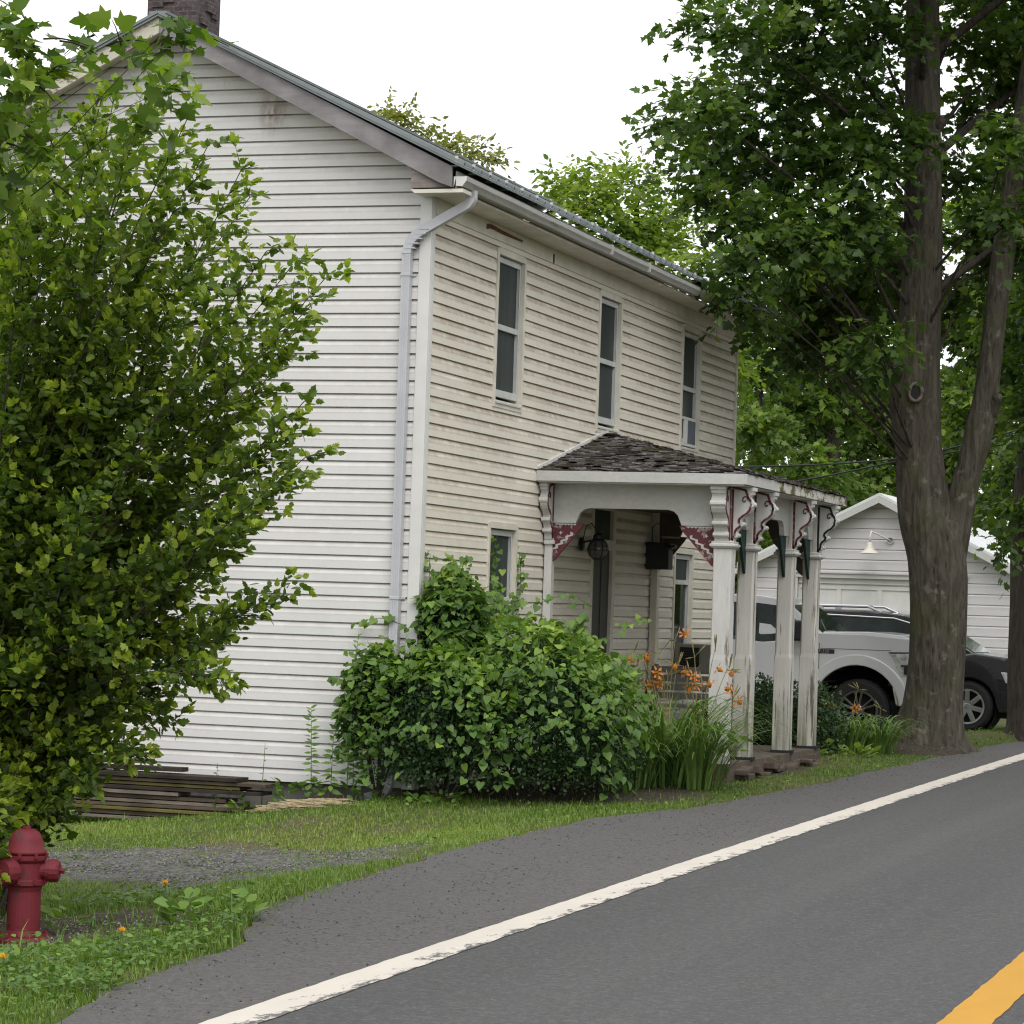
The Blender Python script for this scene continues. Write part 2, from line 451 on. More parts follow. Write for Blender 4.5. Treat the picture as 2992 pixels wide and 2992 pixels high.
class MB:
    """collects shapes for ONE mesh object"""
    def __init__(self):
        self.v = []; self.f = []; self.tint = []; self.mi = []
        self.cur = 0
    def face(self, pts, tint=0.5):
        i = len(self.v); self.v += [tuple(p) for p in pts]
        self.f.append(tuple(range(i, i + len(pts)))); self.tint.append(tint); self.mi.append(self.cur)
    def add(self, verts, faces, tint=0.5):
        i = len(self.v); self.v += [tuple(p) for p in verts]
        for f in faces:
            self.f.append(tuple(i + k for k in f)); self.tint.append(tint); self.mi.append(self.cur)
        return self
    def box(self, x0, x1, y0, y1, z0, z1, tint=0.5):
        v = [(x0, y0, z0), (x1, y0, z0), (x1, y1, z0), (x0, y1, z0), (x0, y0, z1), (x1, y0, z1), (x1, y1, z1), (x0, y1, z1)]
        return self.add(v, [(0, 3, 2, 1), (4, 5, 6, 7), (0, 1, 5, 4), (1, 2, 6, 5), (2, 3, 7, 6), (3, 0, 4, 7)], tint)
    def obox(self, c, ax, ay, az, tint=0.5):
        """box by centre and three half-axis vectors"""
        c, ax, ay, az = Vector(c), Vector(ax), Vector(ay), Vector(az)
        v = [c + sx * ax + sy * ay + sz * az for sz in (-1, 1) for sx, sy in ((-1, -1), (1, -1), (1, 1), (-1, 1))]
        return self.add(v, [(0, 3, 2, 1), (4, 5, 6, 7), (0, 1, 5, 4), (1, 2, 6, 5), (2, 3, 7, 6), (3, 0, 4, 7)], tint)
    def prism(self, poly, axis, a, b, tint=0.5):
        """2-D polygon extruded along an axis: 'X' polygon is (y,z), 'Y' is (x,z), 'Z' is (x,y)"""
        mk = {'X': lambda p, t: (t, p[0], p[1]), 'Y': lambda p, t: (p[0], t, p[1]), 'Z': lambda p, t: (p[0], p[1], t)}[axis]
        n = len(poly)
        v = [mk(p, a) for p in poly] + [mk(p, b) for p in poly]
        f = [tuple(range(n)), tuple(range(2 * n - 1, n - 1, -1))] + [(i, (i + 1) % n, n + (i + 1) % n, n + i) for i in range(n)]
        return self.add(v, f, tint)
    def tube(self, pts, rad, n=8, cap=True, squash=None, tint=0.5):
        pts = [Vector(p) for p in pts]
        if isinstance(rad, (int, float)): rad = [rad] * len(pts)
        up = Vector((0.13, 0.31, 1)).normalized()
        i0 = len(self.v)
        side = None
        for k, p in enumerate(pts):
            d = (pts[min(k + 1, len(pts) - 1)] - pts[max(k - 1, 0)]).normalized()
            s = d.cross(up) if side is None else side - d * side.dot(d)
            if s.length < 1e-4: s = d.cross(Vector((1, 0, 0)))
            s.normalize(); side = s
            t = s.cross(d)
            for j in range(n):
                a = 2 * pi * j / n
                q = p + (s * cos(a) + t * sin(a)) * rad[k]
                self.v.append(tuple(q))
        for k in range(len(pts) - 1):
            for j in range(n):
                a = i0 + k * n + j; b = i0 + k * n + (j + 1) % n
                self.f.append((a, b, b + n, a + n)); self.tint.append(tint); self.mi.append(self.cur)
        if cap:
            self.f.append(tuple(i0 + j for j in range(n - 1, -1, -1))); self.tint.append(tint); self.mi.append(self.cur)
            e = i0 + (len(pts) - 1) * n
            self.f.append(tuple(e + j for j in range(n))); self.tint.append(tint); self.mi.append(self.cur)
        return self
    def ribbon(self, pts, halfs, tint=0.5):
        """flat strip: list of centre points and half-width vectors"""
        i0 = len(self.v)
        for p, h in zip(pts, halfs):
            p = Vector(p); h = Vector(h)
            self.v.append(tuple(p - h)); self.v.append(tuple(p + h))
        for k in range(len(pts) - 1):
            a = i0 + 2 * k
            self.f.append((a, a + 1, a + 3, a + 2)); self.tint.append(tint); self.mi.append(self.cur)
        return self
    def lathe(self, prof, c, axis='Z', n=20, tint=0.5):
        """(radius, height) profile turned about an axis through c"""
        i0 = len(self.v); c = Vector(c)
        for r, h in prof:
            for j in range(n):
                a = 2 * pi * j / n
                u, w = r * cos(a), r * sin(a)
                q = {'Z': (u, w, h), 'Y': (u, h, w), 'X': (h, u, w)}[axis]
                self.v.append(tuple(c + Vector(q)))
        for k in range(len(prof) - 1):
            for j in range(n):
                a = i0 + k * n + j; b = i0 + k * n + (j + 1) % n
                self.f.append((a, b, b + n, a + n)); self.tint.append(tint); self.mi.append(self.cur)
        return self
    def build(self, name, mat, parent=None, smooth=False, bevel=0.0, seg=2, tint=False, fixn=True):
        me = bpy.data.meshes.new(name)
        me.from_pydata(self.v, [], self.f)
        if tint:
            a = me.attributes.new('tint', 'FLOAT', 'FACE')
            a.data.foreach_set('value', self.tint)
        if any(self.mi):
            me.polygons.foreach_set('material_index', self.mi)
        me.update()
        if fixn or bevel:
            bm = bmesh.new(); bm.from_mesh(me)
            if bevel:
                bmesh.ops.remove_doubles(bm, verts=bm.verts, dist=1e-5)
            bmesh.ops.recalc_face_normals(bm, faces=bm.faces)
            if bevel:
                es = [e for e in bm.edges if len(e.link_faces) == 2 and e.calc_face_angle(0) > 0.45]
                bmesh.ops.bevel(bm, geom=es, offset=bevel, segments=seg, profile=0.6, affect='EDGES', clamp_overlap=True)
            bm.to_mesh(me); bm.free()
        o = link(name, me, mat, parent, smooth)
        return o

def arc(cx, cz, r, a0, a1, n=10):
    return [(cx + r * cos(radians(a0 + (a1 - a0) * i / n)), cz + r * sin(radians(a0 + (a1 - a0) * i / n))) for i in range(n + 1)]

# ------------------------------------------------------------------ leaves
def half(pts):
    """outline of the right half of a leaf -> two mirrored faces folded on the midrib"""
    n = len(pts)
    v = [(0, 0, 0)] + [(x, y, 0.16 * abs(x)) for x, y in pts] + [(0, 1, -0.03)] + [(-x, y, 0.16 * abs(x)) for x, y in pts]
    fr = tuple([0] + list(range(1, n + 1)) + [n + 1])
    fl = tuple([0, n + 1] + list(range(2 * n + 1, n + 1, -1)))
    return np.array(v, float), [fr, fl]
LEAF = {
    'oval': half([(0.16, 0.12), (0.27, 0.38), (0.20, 0.70)]),
    'lobed': half([(0.20, 0.10), (0.34, 0.36), (0.22, 0.46), (0.30, 0.60), (0.12, 0.80)]),
    'maple': half([(0.10, -0.06), (0.45, 0.00), (0.34, 0.19), (0.60, 0.48), (0.30, 0.47), (0.24, 0.70)]),
    'heart': half([(0.16, -0.14), (0.38, -0.08), (0.44, 0.20), (0.28, 0.58)]),
    'small': (np.array([(0, 0, 0), (0.28, 0.45, 0.05), (0, 1, 0), (-0.28, 0.45, 0.05)], float), [(0, 1, 2, 3)]),
    'lance': half([(0.10, 0.25), (0.10, 0.55)]),
}

class Leaves:
    def __init__(self):
        self.p = []; self.d = []; self.n = []; self.s = []; self.t = []
    def add(self, p, d, n, s, t):
        self.p.append(p); self.d.append(d); self.n.append(n); self.s.append(s); self.t.append(t)
    def many(self, p, d, n, s, t):
        self.p += list(p); self.d += list(d); self.n += list(n); self.s += list(s); self.t += list(t)
    def build(self, name, kind, mat, parent=None, wide=1.0):
        V, F = LEAF[kind]
        P = np.array(self.p, float); D = np.array(self.d, float); N = np.array(self.n, float)
        S = np.array(self.s, float); T = np.array(self.t, float)
        D /= np.linalg.norm(D, axis=1)[:, None] + 1e-9
        N -= D * (N * D).sum(1)[:, None]
        N /= np.linalg.norm(N, axis=1)[:, None] + 1e-9
        B = np.cross(D, N)
        W = P[:, None, :] + S[:, None, None] * (B[:, None, :] * (V[None, :, 0:1] * wide) + D[:, None, :] * V[None, :, 1:2] + N[:, None, :] * V[None, :, 2:3])
        k, nv = len(P), len(V)
        me = bpy.data.meshes.new(name)
        me.vertices.add(k * nv)
        me.vertices.foreach_set('co', W.reshape(-1))
        flat = np.concatenate([np.array(f) for f in F]); ln = np.array([len(f) for f in F])
        loops = (flat[None, :] + (np.arange(k) * nv)[:, None]).reshape(-1)
        me.loops.add(len(loops)); me.loops.foreach_set('vertex_index', loops.astype(np.int32))
        tot = np.tile(ln, k); st = np.concatenate([[0], np.cumsum(tot)[:-1]])
        me.polygons.add(len(tot))
        me.polygons.foreach_set('loop_start', st.astype(np.int32))
        me.polygons.foreach_set('loop_total', tot.astype(np.int32))
        me.update(calc_edges=True)
        a = me.attributes.new('tint', 'FLOAT', 'FACE')
        a.data.foreach_set('value', np.clip(np.repeat(T, len(F)), 0, 1).astype(np.float32))
        me.validate()
        return link(name, me, mat, parent)

def unit(v):
    v = np.asarray(v, float)
    return v / (np.linalg.norm(v) + 1e-9)

def spray(L, p0, u, length, k, size, tint, flat=0.6, droop=0.25, tube=None, tr=0.006, tv=0.12):
    """a twig with leaves set along it on alternate sides"""
    u = unit(u)
    side = unit(np.cross(u, [0, 0, 1]) + NR.normal(0, 0.25, 3))
    p0 = np.asarray(p0, float)
    pts = []
    for i in range(4):
        t = i / 3
        pts.append(p0 + u * length * t + np.array([0, 0, -droop * length * t * t]))
    if tube is not None:
        tube.tube(pts, [tr, tr * .8, tr * .6, tr * .35], 4, cap=False)
    for i in range(k):
        t = (i + 0.6 + NR.uniform(-.3, .3)) / k
        p = p0 + u * length * t + np.array([0, 0, -droop * length * t * t])
        sg = 1 if i % 2 else -1
        d = unit(side * sg * NR.uniform(.45, 1.0) + u * NR.uniform(.3, .9) + np.array([0, 0, -droop * NR.uniform(0.2, 1.8)]) + NR.normal(0, .2, 3))
        n = unit(np.array([0, 0, 1.0]) * flat + NR.normal(0, .42, 3))
        s = size * NR.uniform(.65, 1.15)
        L.add(p + d * size * 0.15, d, n, s, tint + NR.normal(0, tv))

# ================================================================== THE SETTING
EDGE = np.array([(-60, 4.4), (-30, 3.75), (-14, 3.42), (-12.1, 3.10), (-10.6, 2.95), (-9.6, 2.62), (-9.2, 2.45), (-6.6, 2.22), (-3.1, 2.15), (-1.5, 2.22), (0, 2.58), (3.3, 2.85), (10.1, 3.05), (16.4, 3.25), (30, 3.5), (70, 4.2), (200, 6)])
def edge_x(y):
    return np.interp(y, EDGE[:, 0], EDGE[:, 1])
def road_z(y):
    return np.where(y < 26, -0.0465 + 0.00636 * y - 0.000112 * y * y, 0.0431 + 0.0006 * (y - 26))
def sstep(a, b, x):
    t = np.clip((x - a) / (b - a), 0, 1)
    return t * t * (3 - 2 * t)
def ground_z(x, y):
    x = np.asarray(x, float); y = np.asarray(y, float)
    xe = edge_x(y); rz = road_z(y) - 0.015
    A = np.clip(-0.28 - 0.035 * (1.0 - x), -0.60, -0.2)
    Bp = np.interp(y, [0, 4, 8, 14, 40], [-0.08, -0.0, 0.05, 0.04, 0.0])
    Bn = np.clip(-0.08 + 0.13 * x, -0.44, 0) * sstep(14, 4, y) + 0.0
    B = np.where(x >= 0, Bp, np.where(y > 13, Bp, Bn))
    w = sstep(-3.2, -0.4, y)
    zin = A * (1 - w) + B * w
    t = sstep(0, 1.7, xe - x)
    z = rz * (1 - t) + zin * t
    z = z + 0.15 * np.exp(-((x - 2.62) ** 2 + (y - 11.9) ** 2) / 0.7) + 0.13 * np.exp(-((x - 3.05) ** 2 + (y - 16.3) ** 2) / 0.6)
    far = np.clip(np.hypot(x, y - 20) - 60, 0, 400)
    return np.where(x > xe, np.where(x > 10.5, -0.06 + far * 0.004, rz - 0.02), z + np.where(xe - x > 0, far * 0.004, 0))
def gz(x, y):
    return float(ground_z(x, y))

def gravel_mask(x, y):
    """worn gravel pull-in in front of the gable"""
    e = ((x + 0.2) / 2.1) ** 2 + ((y + 4.9) / 2.0) ** 2
    e2 = ((x - 1.1) / 1.0) ** 2 + ((y + 5.6) / 2.2) ** 2
    return np.clip(1.25 - np.minimum(e, e2), 0, 1)
def dirt_mask(x, y):
    d = np.clip(1.2 - (((x - 1.25) / 1.25) ** 2 + ((y + 9.9) / 1.2) ** 2), 0, 1)
    d2 = np.clip(1.2 - (((x - 2.62) / 0.85) ** 2 + ((y - 11.3) / 0.9) ** 2), 0, 1)
    d3 = np.clip(1.2 - (((x - 1.0) / 1.6) ** 2 + ((y - 1.6) / 1.9) ** 2), 0, 1)
    d4 = np.clip(1.1 - (((x - 1.6) / .9) ** 2 + ((y - 6) / 3) ** 2), 0, 1)
    return np.maximum(np.maximum(d, d2), np.maximum(d3, d4))

def grid_mesh(name, xs, ys, zf, mat, attrs=None):
    X, Y = np.meshgrid(xs, ys)
    Z = zf(X, Y)
    nx, ny = len(xs), len(ys)
    me = bpy.data.meshes.new(name)
    me.vertices.add(nx * ny)
    me.vertices.foreach_set('co', np.stack([X, Y, Z], -1).reshape(-1))
    i = (np.arange(ny - 1)[:, None] * nx + np.arange(nx - 1)[None, :]).reshape(-1)
    q = np.stack([i, i + 1, i + nx + 1, i + nx], 1).reshape(-1)
    me.loops.add(len(q)); me.loops.foreach_set('vertex_index', q.astype(np.int32))
    m = len(q) // 4
    me.polygons.add(m)
    me.polygons.foreach_set('loop_start', (np.arange(m) * 4).astype(np.int32))
    me.polygons.foreach_set('loop_total', np.full(m, 4, np.int32))
    me.polygons.foreach_set('use_smooth', [True] * m)
    me.update(calc_edges=True)
    for k, fn in (attrs or {}).items():
        a = me.attributes.new(k, 'FLOAT', 'POINT')
        a.data.foreach_set('value', fn(X, Y).reshape(-1).astype(np.float32))
    return link(name, me, mat)

xs = np.unique(np.concatenate([np.linspace(-900, -60, 12), np.linspace(-60, -8, 30), np.arange(-8, 4.6, 0.14), np.linspace(4.6, 12, 10), np.linspace(12, 80, 20), np.linspace(80, 900, 12)]))
ys = np.unique(np.concatenate([np.linspace(-300, -40, 10), np.linspace(-40, -16, 24), np.arange(-16, 22, 0.18), np.linspace(22, 90, 50), np.linspace(90, 1500, 20)]))
def gz_rough(X, Y):
    return ground_z(X, Y) + np.where(X < edge_x(Y), 0.012 * np.sin(X * 5.1 + 1.3 * np.sin(Y * 2.2)) * np.sin(Y * 4.3 + X), 0)
tag(grid_mesh('ground', xs, ys, gz_rough, M['ground'], {'gravel': gravel_mask, 'dirt': dirt_mask}), kind='structure')

def strip(name, yy, xa, xb, nx, mat, lift=0.0):
    me = bpy.data.meshes.new(name)
    v = []; f = []
    for y in yy:
        a, b = xa(y), xb(y)
        for i in range(nx + 1):
            v.append((a + (b - a) * i / nx, y, float(road_z(y)) + lift))
    for k in range(len(yy) - 1):
        for i in range(nx):
            a = k * (nx + 1) + i
            f.append((a, a + 1, a + nx + 2, a + nx + 1))
    me.from_pydata(v, [], f); me.update()
    return tag(link(name, me, mat, smooth=True), kind='structure')
yy = list(np.arange(-40, 24, 0.12)) + list(np.linspace(24, 220, 60))
jag = lambda y: float(edge_x(y)) + 0.035 * sin(y * 1.7) + 0.018 * sin(y * 5.3 + 1) + 0.012 * sin(y * 11.0 + 2) + R.uniform(-.012, .012)
WL = lambda y: 3.957 - .001136 * y + 4.42e-5 * y * y
strip('shoulder', yy, jag, lambda y: WL(y) + 0.02, 3, M['asphalt2'])
strip('road', yy, lambda y: WL(y) + 0.02, lambda y: WL(y) + 6.4, 4, M['asphalt'])
wob = lambda y, k: 0.003 * sin(y * 9 + k) + 0.003 * sin(y * 23 + k * 2)
strip('edge_line', yy, lambda y: WL(y) - 0.112 + wob(y, 0), lambda y: WL(y) + 0.112 + wob(y, 2), 1, M['line_white'], 0.004)
strip('centre_line', yy, lambda y: WL(y) + 2.81 + wob(y, 1), lambda y: WL(y) + 3.04 + wob(y, 4), 1, M['line_yellow'], 0.004)
strip('centre_line', yy, lambda y: WL(y) + 3.17 + wob(y, 3), lambda y: WL(y) + 3.40 + wob(y, 5), 1, M['line_yellow'], 0.004)

# ------------------------------------------------------------------ grass
def build_grass():
    x = np.concatenate([NR.uniform(-4.6, 3.6, 430000), NR.uniform(0.1, 3.5, 110000)])
    y = np.concatenate([NR.uniform(-14.5, 0.4, 430000), 21 * NR.random(110000) ** 1.2])
    n = len(x)
    xe = edge_x(y) + NR.normal(0.01, 0.06, n)
    g = gravel_mask(x, y); d = dirt_mask(x, y)
    noise = 0.5 + 0.5 * np.sin(x * 2.3 + 1.7 * np.sin(y * 1.3)) * np.sin(y * 1.9 + 1.1 * np.sin(x * 2.9))
    keep = (x < xe + 0.02) & (NR.random(n) > np.clip((g * 1.15 + .5 * (np.sin(x * 4.1 + y) * np.sin(y * 3.7 - x * 1.3))) * (g > .05), 0, 0.9)) & (NR.random(n) > np.clip(d * 1.5, 0, 0.95)) & (NR.random(n) < 0.35 + 0.65 * noise)
    keep &= ~((x < 0.0) & (y > -0.02) & (y < 11.9)) & ~((x < 2.0) & (y > 3.5) & (y < 8.3))
    keep &= (x > -6 + 0.0 * y)
    x, y, g, noise = x[keep], y[keep], g[keep], noise[keep]
    n = len(x)
    z = ground_z(x, y)
    near = np.exp(-((x - 2.1) / 0.8) ** 2 - ((y + 9.3) / 2.6) ** 2) * 1.4
    h = NR.uniform(0.02, 0.065, n) * (1 + 0.9 * near) * np.where(y > 2.5, 0.85, 1.0) * (1 - 0.4 * g)
    tall = NR.random(n) < 0.012
    h = np.where(tall, h * 2.4, h)
    a = NR.uniform(0, 2 * pi, n); lean = NR.uniform(0.15, 0.9, n)
    w = NR.uniform(0.0016, 0.0040, n)
    dx, dy = np.cos(a), np.sin(a)
    P0 = np.stack([x, y, z - 0.01], 1)
    P1 = P0 + np.stack([dx * lean * h * .35, dy * lean * h * .35, h * .6], 1)
    P2 = P0 + np.stack([dx * lean * h * .95, dy * lean * h * .95, h * (1 - .25 * lean)], 1)
    S = np.stack([-dy * w, dx * w, 0 * w], 1)
    V = np.stack([P0 - S, P0 + S, P1 + S * .8, P1 - S * .8, P2], 1).reshape(-1, 3)
    me = bpy.data.meshes.new('grass')
    me.vertices.add(5 * n); me.vertices.foreach_set('co', V.reshape(-1))
    b = (np.arange(n) * 5)[:, None]
    loops = (b + np.array([[0, 1, 2, 3, 3, 2, 4]])).reshape(-1)
    me.loops.add(len(loops)); me.loops.foreach_set('vertex_index', loops.astype(np.int32))
    tot = np.tile([4, 3], n); st = np.concatenate([[0], np.cumsum(tot)[:-1]])
    me.polygons.add(2 * n)
    me.polygons.foreach_set('loop_start', st.astype(np.int32)); me.polygons.foreach_set('loop_total', tot.astype(np.int32))
    me.update(calc_edges=True)
    patch = 0.5 + 0.5 * np.sin(x * 1.4 + 0.7 * y) * np.sin(0.9 * y - 0.6 * x + 1)
    dry = sstep(-7.5, -3.0, y) * sstep(-0.2, -2.6, y)
    t = 0.30 + 0.24 * patch + 0.22 * dry + NR.normal(0, 0.15, n)
    at = me.attributes.new('tint', 'FLOAT', 'FACE'); at.data.foreach_set('value', np.clip(np.repeat(t, 2), 0, 1).astype(np.float32))
    tag(link('grass', me, M['grass']), kind='stuff')
build_grass()

def build_clover():
    """low broad-leaved ground cover mixed into the lawn"""
    L = Leaves()
    n = 44000
    x = np.concatenate([NR.uniform(-4, 3.3, 32000), NR.uniform(1.0, 3.2, 12000)]); y = np.concatenate([-13 + 30 * NR.random(32000) ** 1.1, NR.uniform(-13.2, -8.3, 12000)])
    xe = edge_x(y)
    m = 0.5 + 0.5 * np.sin(x * 3.3 + np.sin(y * 2.1) * 2) * np.sin(y * 2.7 + x)
    keep = (x < xe - 0.02) & (NR.random(n) < m) & (NR.random(n) > np.clip(.9 * gravel_mask(x, y), 0, .72)) & (NR.random(n) > np.clip(1.3 * dirt_mask(x, y), 0, .92))
    keep &= ~((x < 0.0) & (y > 0) & (y < 11.9)) & ~((x < 2.0) & (y > 3.5) & (y < 8.3))
    x, y = x[keep], y[keep]; n = len(x)
    z = ground_z(x, y) + NR.uniform(0.012, 0.06, n) * np.where(y < -8.3, 2.0, 1)
    d = NR.normal(0, 1, (n, 3)); d[:, 2] *= 0.25
    nn = np.array([0, 0, 1.0]) + NR.normal(0, 0.35, (n, 3))
    L.many(np.stack([x, y, z], 1), d, nn, NR.uniform(0.016, 0.040, n) * np.where((y < -8.3) & (NR.random(n) < .3), 1.25, 1), 0.30 - 0.14 * dirt_mask(x, y) + NR.normal(0, 0.17, n))
    tag(L.build('clover', 'oval', M['leaf_weed'], wide=1.5), kind='stuff')
build_clover()

def build_gravel():
    n = 17000
    x = NR.uniform(-3, 2.5, n); y = NR.uniform(-8.5, -2.0, n)
    keep = (NR.random(n) < gravel_mask(x, y)) & (np.sin(x * 4.1 + y) * np.sin(y * 3.7 - x * 1.3) + NR.normal(0, .4, n) > -.25) & (x < edge_x(y) - 0.05)
    x2 = NR.uniform(1.6, 3.85, 9000); y2 = NR.uniform(-13, 12, 9000)
    k2 = (x2 > edge_x(y2) - 0.15) & (NR.random(9000) < 0.05 + 0.55 * np.exp(-((x2 - edge_x(y2)) / .35) ** 2) + .5 * np.clip(np.sin(y2 * 1.1 + 2 * np.sin(x2 * 2)) * np.sin(x2 * 3.1 + 1), 0, 1))
    x3 = NR.uniform(0.3, 2.6, 3000); y3 = NR.uniform(-11.2, -8.6, 3000)
    k3 = NR.random(3000) < dirt_mask(x3, y3) * .6
    x = np.concatenate([x[keep], x2[k2], x3[k3]]); y = np.concatenate([y[keep], y2[k2], y3[k3]])
    z = np.where(x > edge_x(y), road_z(y) + .002, ground_z(x, y)); n = len(x)
    s = NR.uniform(0.004, 0.013, n) * np.where(x > edge_x(y), 0.6, 1)
    base = np.array([(1, 0, 0), (0, 1, 0), (-1, 0, 0), (0, -1, 0), (0, 0, 0.8), (0, 0, -0.6)], float)
    V = base[None] * NR.uniform(.6, 1.4, (n, 6, 3))
    a = NR.uniform(0, 2 * pi, n); c, sn = np.cos(a)[:, None], np.sin(a)[:, None]
    V = np.stack([V[..., 0] * c - V[..., 1] * sn, V[..., 0] * sn + V[..., 1] * c, V[..., 2]], -1) * s[:, None, None] + np.stack([x, y, z + s * .3], 1)[:, None]
    F = np.array([(0, 1, 4), (1, 2, 4), (2, 3, 4), (3, 0, 4), (1, 0, 5), (2, 1, 5), (3, 2, 5), (0, 3, 5)])
    me = bpy.data.meshes.new('loose_gravel')
    me.vertices.add(6 * n); me.vertices.foreach_set('co', V.reshape(-1))
    lo = ((np.arange(n) * 6)[:, None, None] + F[None]).reshape(-1)
    me.loops.add(len(lo)); me.loops.foreach_set('vertex_index', lo.astype(np.int32))
    me.polygons.add(8 * n); me.polygons.foreach_set('loop_start', (np.arange(8 * n) * 3).astype(np.int32))
    me.polygons.foreach_set('loop_total', np.full(8 * n, 3, np.int32)); me.update(calc_edges=True)
    at = me.attributes.new('tint', 'FLOAT', 'FACE'); at.data.foreach_set('value', np.repeat(NR.random(n) * np.where(x > edge_x(y), .3, 1), 8).astype(np.float32))
    tag(link('loose_gravel', me, M['pebble']), kind='stuff')
build_gravel()

# ================================================================== THE HOUSE
HC = 0.125                                   # siding course
YF, XB, ZT = 11.84, -5.35, 5.45              # far corner, back corner, soffit height
house = empty('farmhouse', (0, 0, 0), 'two storey white clapboard house with a gabled metal roof and a small front porch', 'house')
WIN = [(1.90, 2.79, 3.66, 5.23), (5.44, 6.33, 3.66, 5.23), (9.03, 9.93, 3.66, 5.23), (1.90, 2.79, 0.95, 2.52), (8.95, 9.86, 0.95, 2.47)]
DOOR = (5.45, 6.34, 0.2, 2.86)

def siding(mb, put, zlo, zhi, spans, course=HC, breaks=(), face=0.60, gv=.013, gd=-.016):
    """Dutch-lap profile; put(s, z, off) -> point; spans(z0, z1) -> list of (a0, b0, a1, b1)"""
    prof = []
    k0 = int(math.floor(zlo / course)); k1 = int(math.ceil(zhi / course))
    for k in range(k0, k1):
        z = k * course
        prof += [(z, .020), (z + face * course, .020), (z + course - gv, .003), (z + course - gv, gd), (z + course, gd)]
    prof.append((k1 * course, .020))
    segs = []
    for (a, oa), (b, ob) in zip(prof[:-1], prof[1:]):
        cuts = [z for z in breaks if a + 1e-6 < z < b - 1e-6]
        zz = [a] + cuts + [b]
        for p, q in zip(zz[:-1], zz[1:]):
            f = lambda z: oa + (ob - oa) * ((z - a) / (b - a) if b > a else 0)
            segs.append((p, oa if b == a else f(p), q, ob if b == a else f(q)))
    for p, op, q, oq in segs:
        if q < zlo - 1e-6 or p > zhi + 1e-6 or p < zlo - 1e-6: continue
        for a0, b0, a1, b1 in spans(p, q):
            mb.face([put(a0, p, op), put(b0, p, op), put(b1, q, oq), put(a1, q, oq)])

def front_spans(z0, z1):
    m = (z0 + z1) / 2
    cut = sorted((w[0], w[1]) for w in WIN + [DOOR] if w[2] < m < w[3])
    out = []; a = 0.04
    for c0, c1 in cut:
        out.append((a, c0, a, c0)); a = c1
    out.append((a, YF - .03, a, YF - .03))
    return out
mb = MB()
siding(mb, lambda s, z, o: (o, s, z), 0.0, ZT, front_spans, breaks=sorted({v for w in WIN + [DOOR] for v in w[2:]}), gv=.010, gd=-.008)
# sheathing behind the boards, with the same openings
zz = sorted({0.0, ZT} | {v for w in WIN + [DOOR] for v in w[2:]})
for a, b in zip(zz[:-1], zz[1:]):
    for s0, s1, _, _ in front_spans(a, b):
        mb.box(-.12, -.02, s0, s1, a, b)
mb.build('front_wall', M['siding_front'], house, fixn=False)

RX, RZ = -2.67, 7.10                        # ridge line under the roof
slope = (RZ - 5.58) / (0.32 - RX)
def rake_z(x): return RZ - abs(x - RX) * slope
def gable_spans(z0, z1):
    def lim(z):
        if z <= 5.55: return XB + .0, -.04
        w = max(0.0, (RZ - .02 - z) / slope)
        return max(XB, RX - w), min(-.04, RX + w)
    a0, b0 = lim(z0); a1, b1 = lim(z1)
    if b0 - a0 < .01: return []
    return [(a0, b0, a1, b1)]
mb = MB()
siding(mb, lambda s, z, o: (s, -o, z), 0.0, RZ, gable_spans)
mb.prism([(XB, 0), (-.12, 0), (-.12, 5.5), (RX, RZ - .05), (XB, 5.55)], 'Y', .02, .12)
mb.build('gable_wall', M['siding_gable'], house, fixn=False)
mb = MB()
mb.box(XB, XB + .1, .12, YF, 0, 5.5)
mb.prism([(XB, 0), (-.02, 0), (-.02, 5.5), (RX, RZ - .05), (XB, 5.55)], 'Y', YF - .1, YF)
mb.build('rear_wall', M['siding_gable'], house)
# a few short vertical laps where two siding lengths meet, and the gable vent
mb = MB()
for x, z in [(-2.12, 6.52), (-3.2, 6.27), (-3.4, 5.9), (-1.9, 4.2), (-2.5, 2.6), (-1.2, 1.9), (-2.9, 1.1)]:
    mb = MB(); k = int(z / HC); mb.box(x, x + .004, -.0235, -.0195, k * HC + .003, k * HC + HC - .045); mb.build('siding_joint', M['cream_trim'], house)
for y, z in [(2.6, 3.1), (2.6, 2.85), (4.6, 3.4), (4.7, 3.3), (3.3, 4.4), (7.2, 5.0), (10.6, 4.2)]:
    mb = MB(); k = int(z / HC); mb.box(.0195, .0235, y, y + .004, k * HC + .003, k * HC + HC - .045); mb.build('siding_joint', M['cream_trim'], house)

mb = MB()
mb.box(-.085, .028, -.030, .0, -.01, 5.45); mb.box(.0, .030, .0, .085, -.01, 5.45)
mb.build('corner_board', M['white_trim'], house, bevel=.004)
mb = MB(); mb.box(-.0, .032, YF - .07, YF + .02, 0, 5.4)
mb.build('corner_board', M['cream_trim'], house, bevel=.004)
mb = MB()
mb.box(XB + .05, -.10, .05, .25, -.9, -.012); mb.box(-.25, -.06, .25, YF - .05, -.9, -.012)
mb.build('foundation', M['concrete'], house)

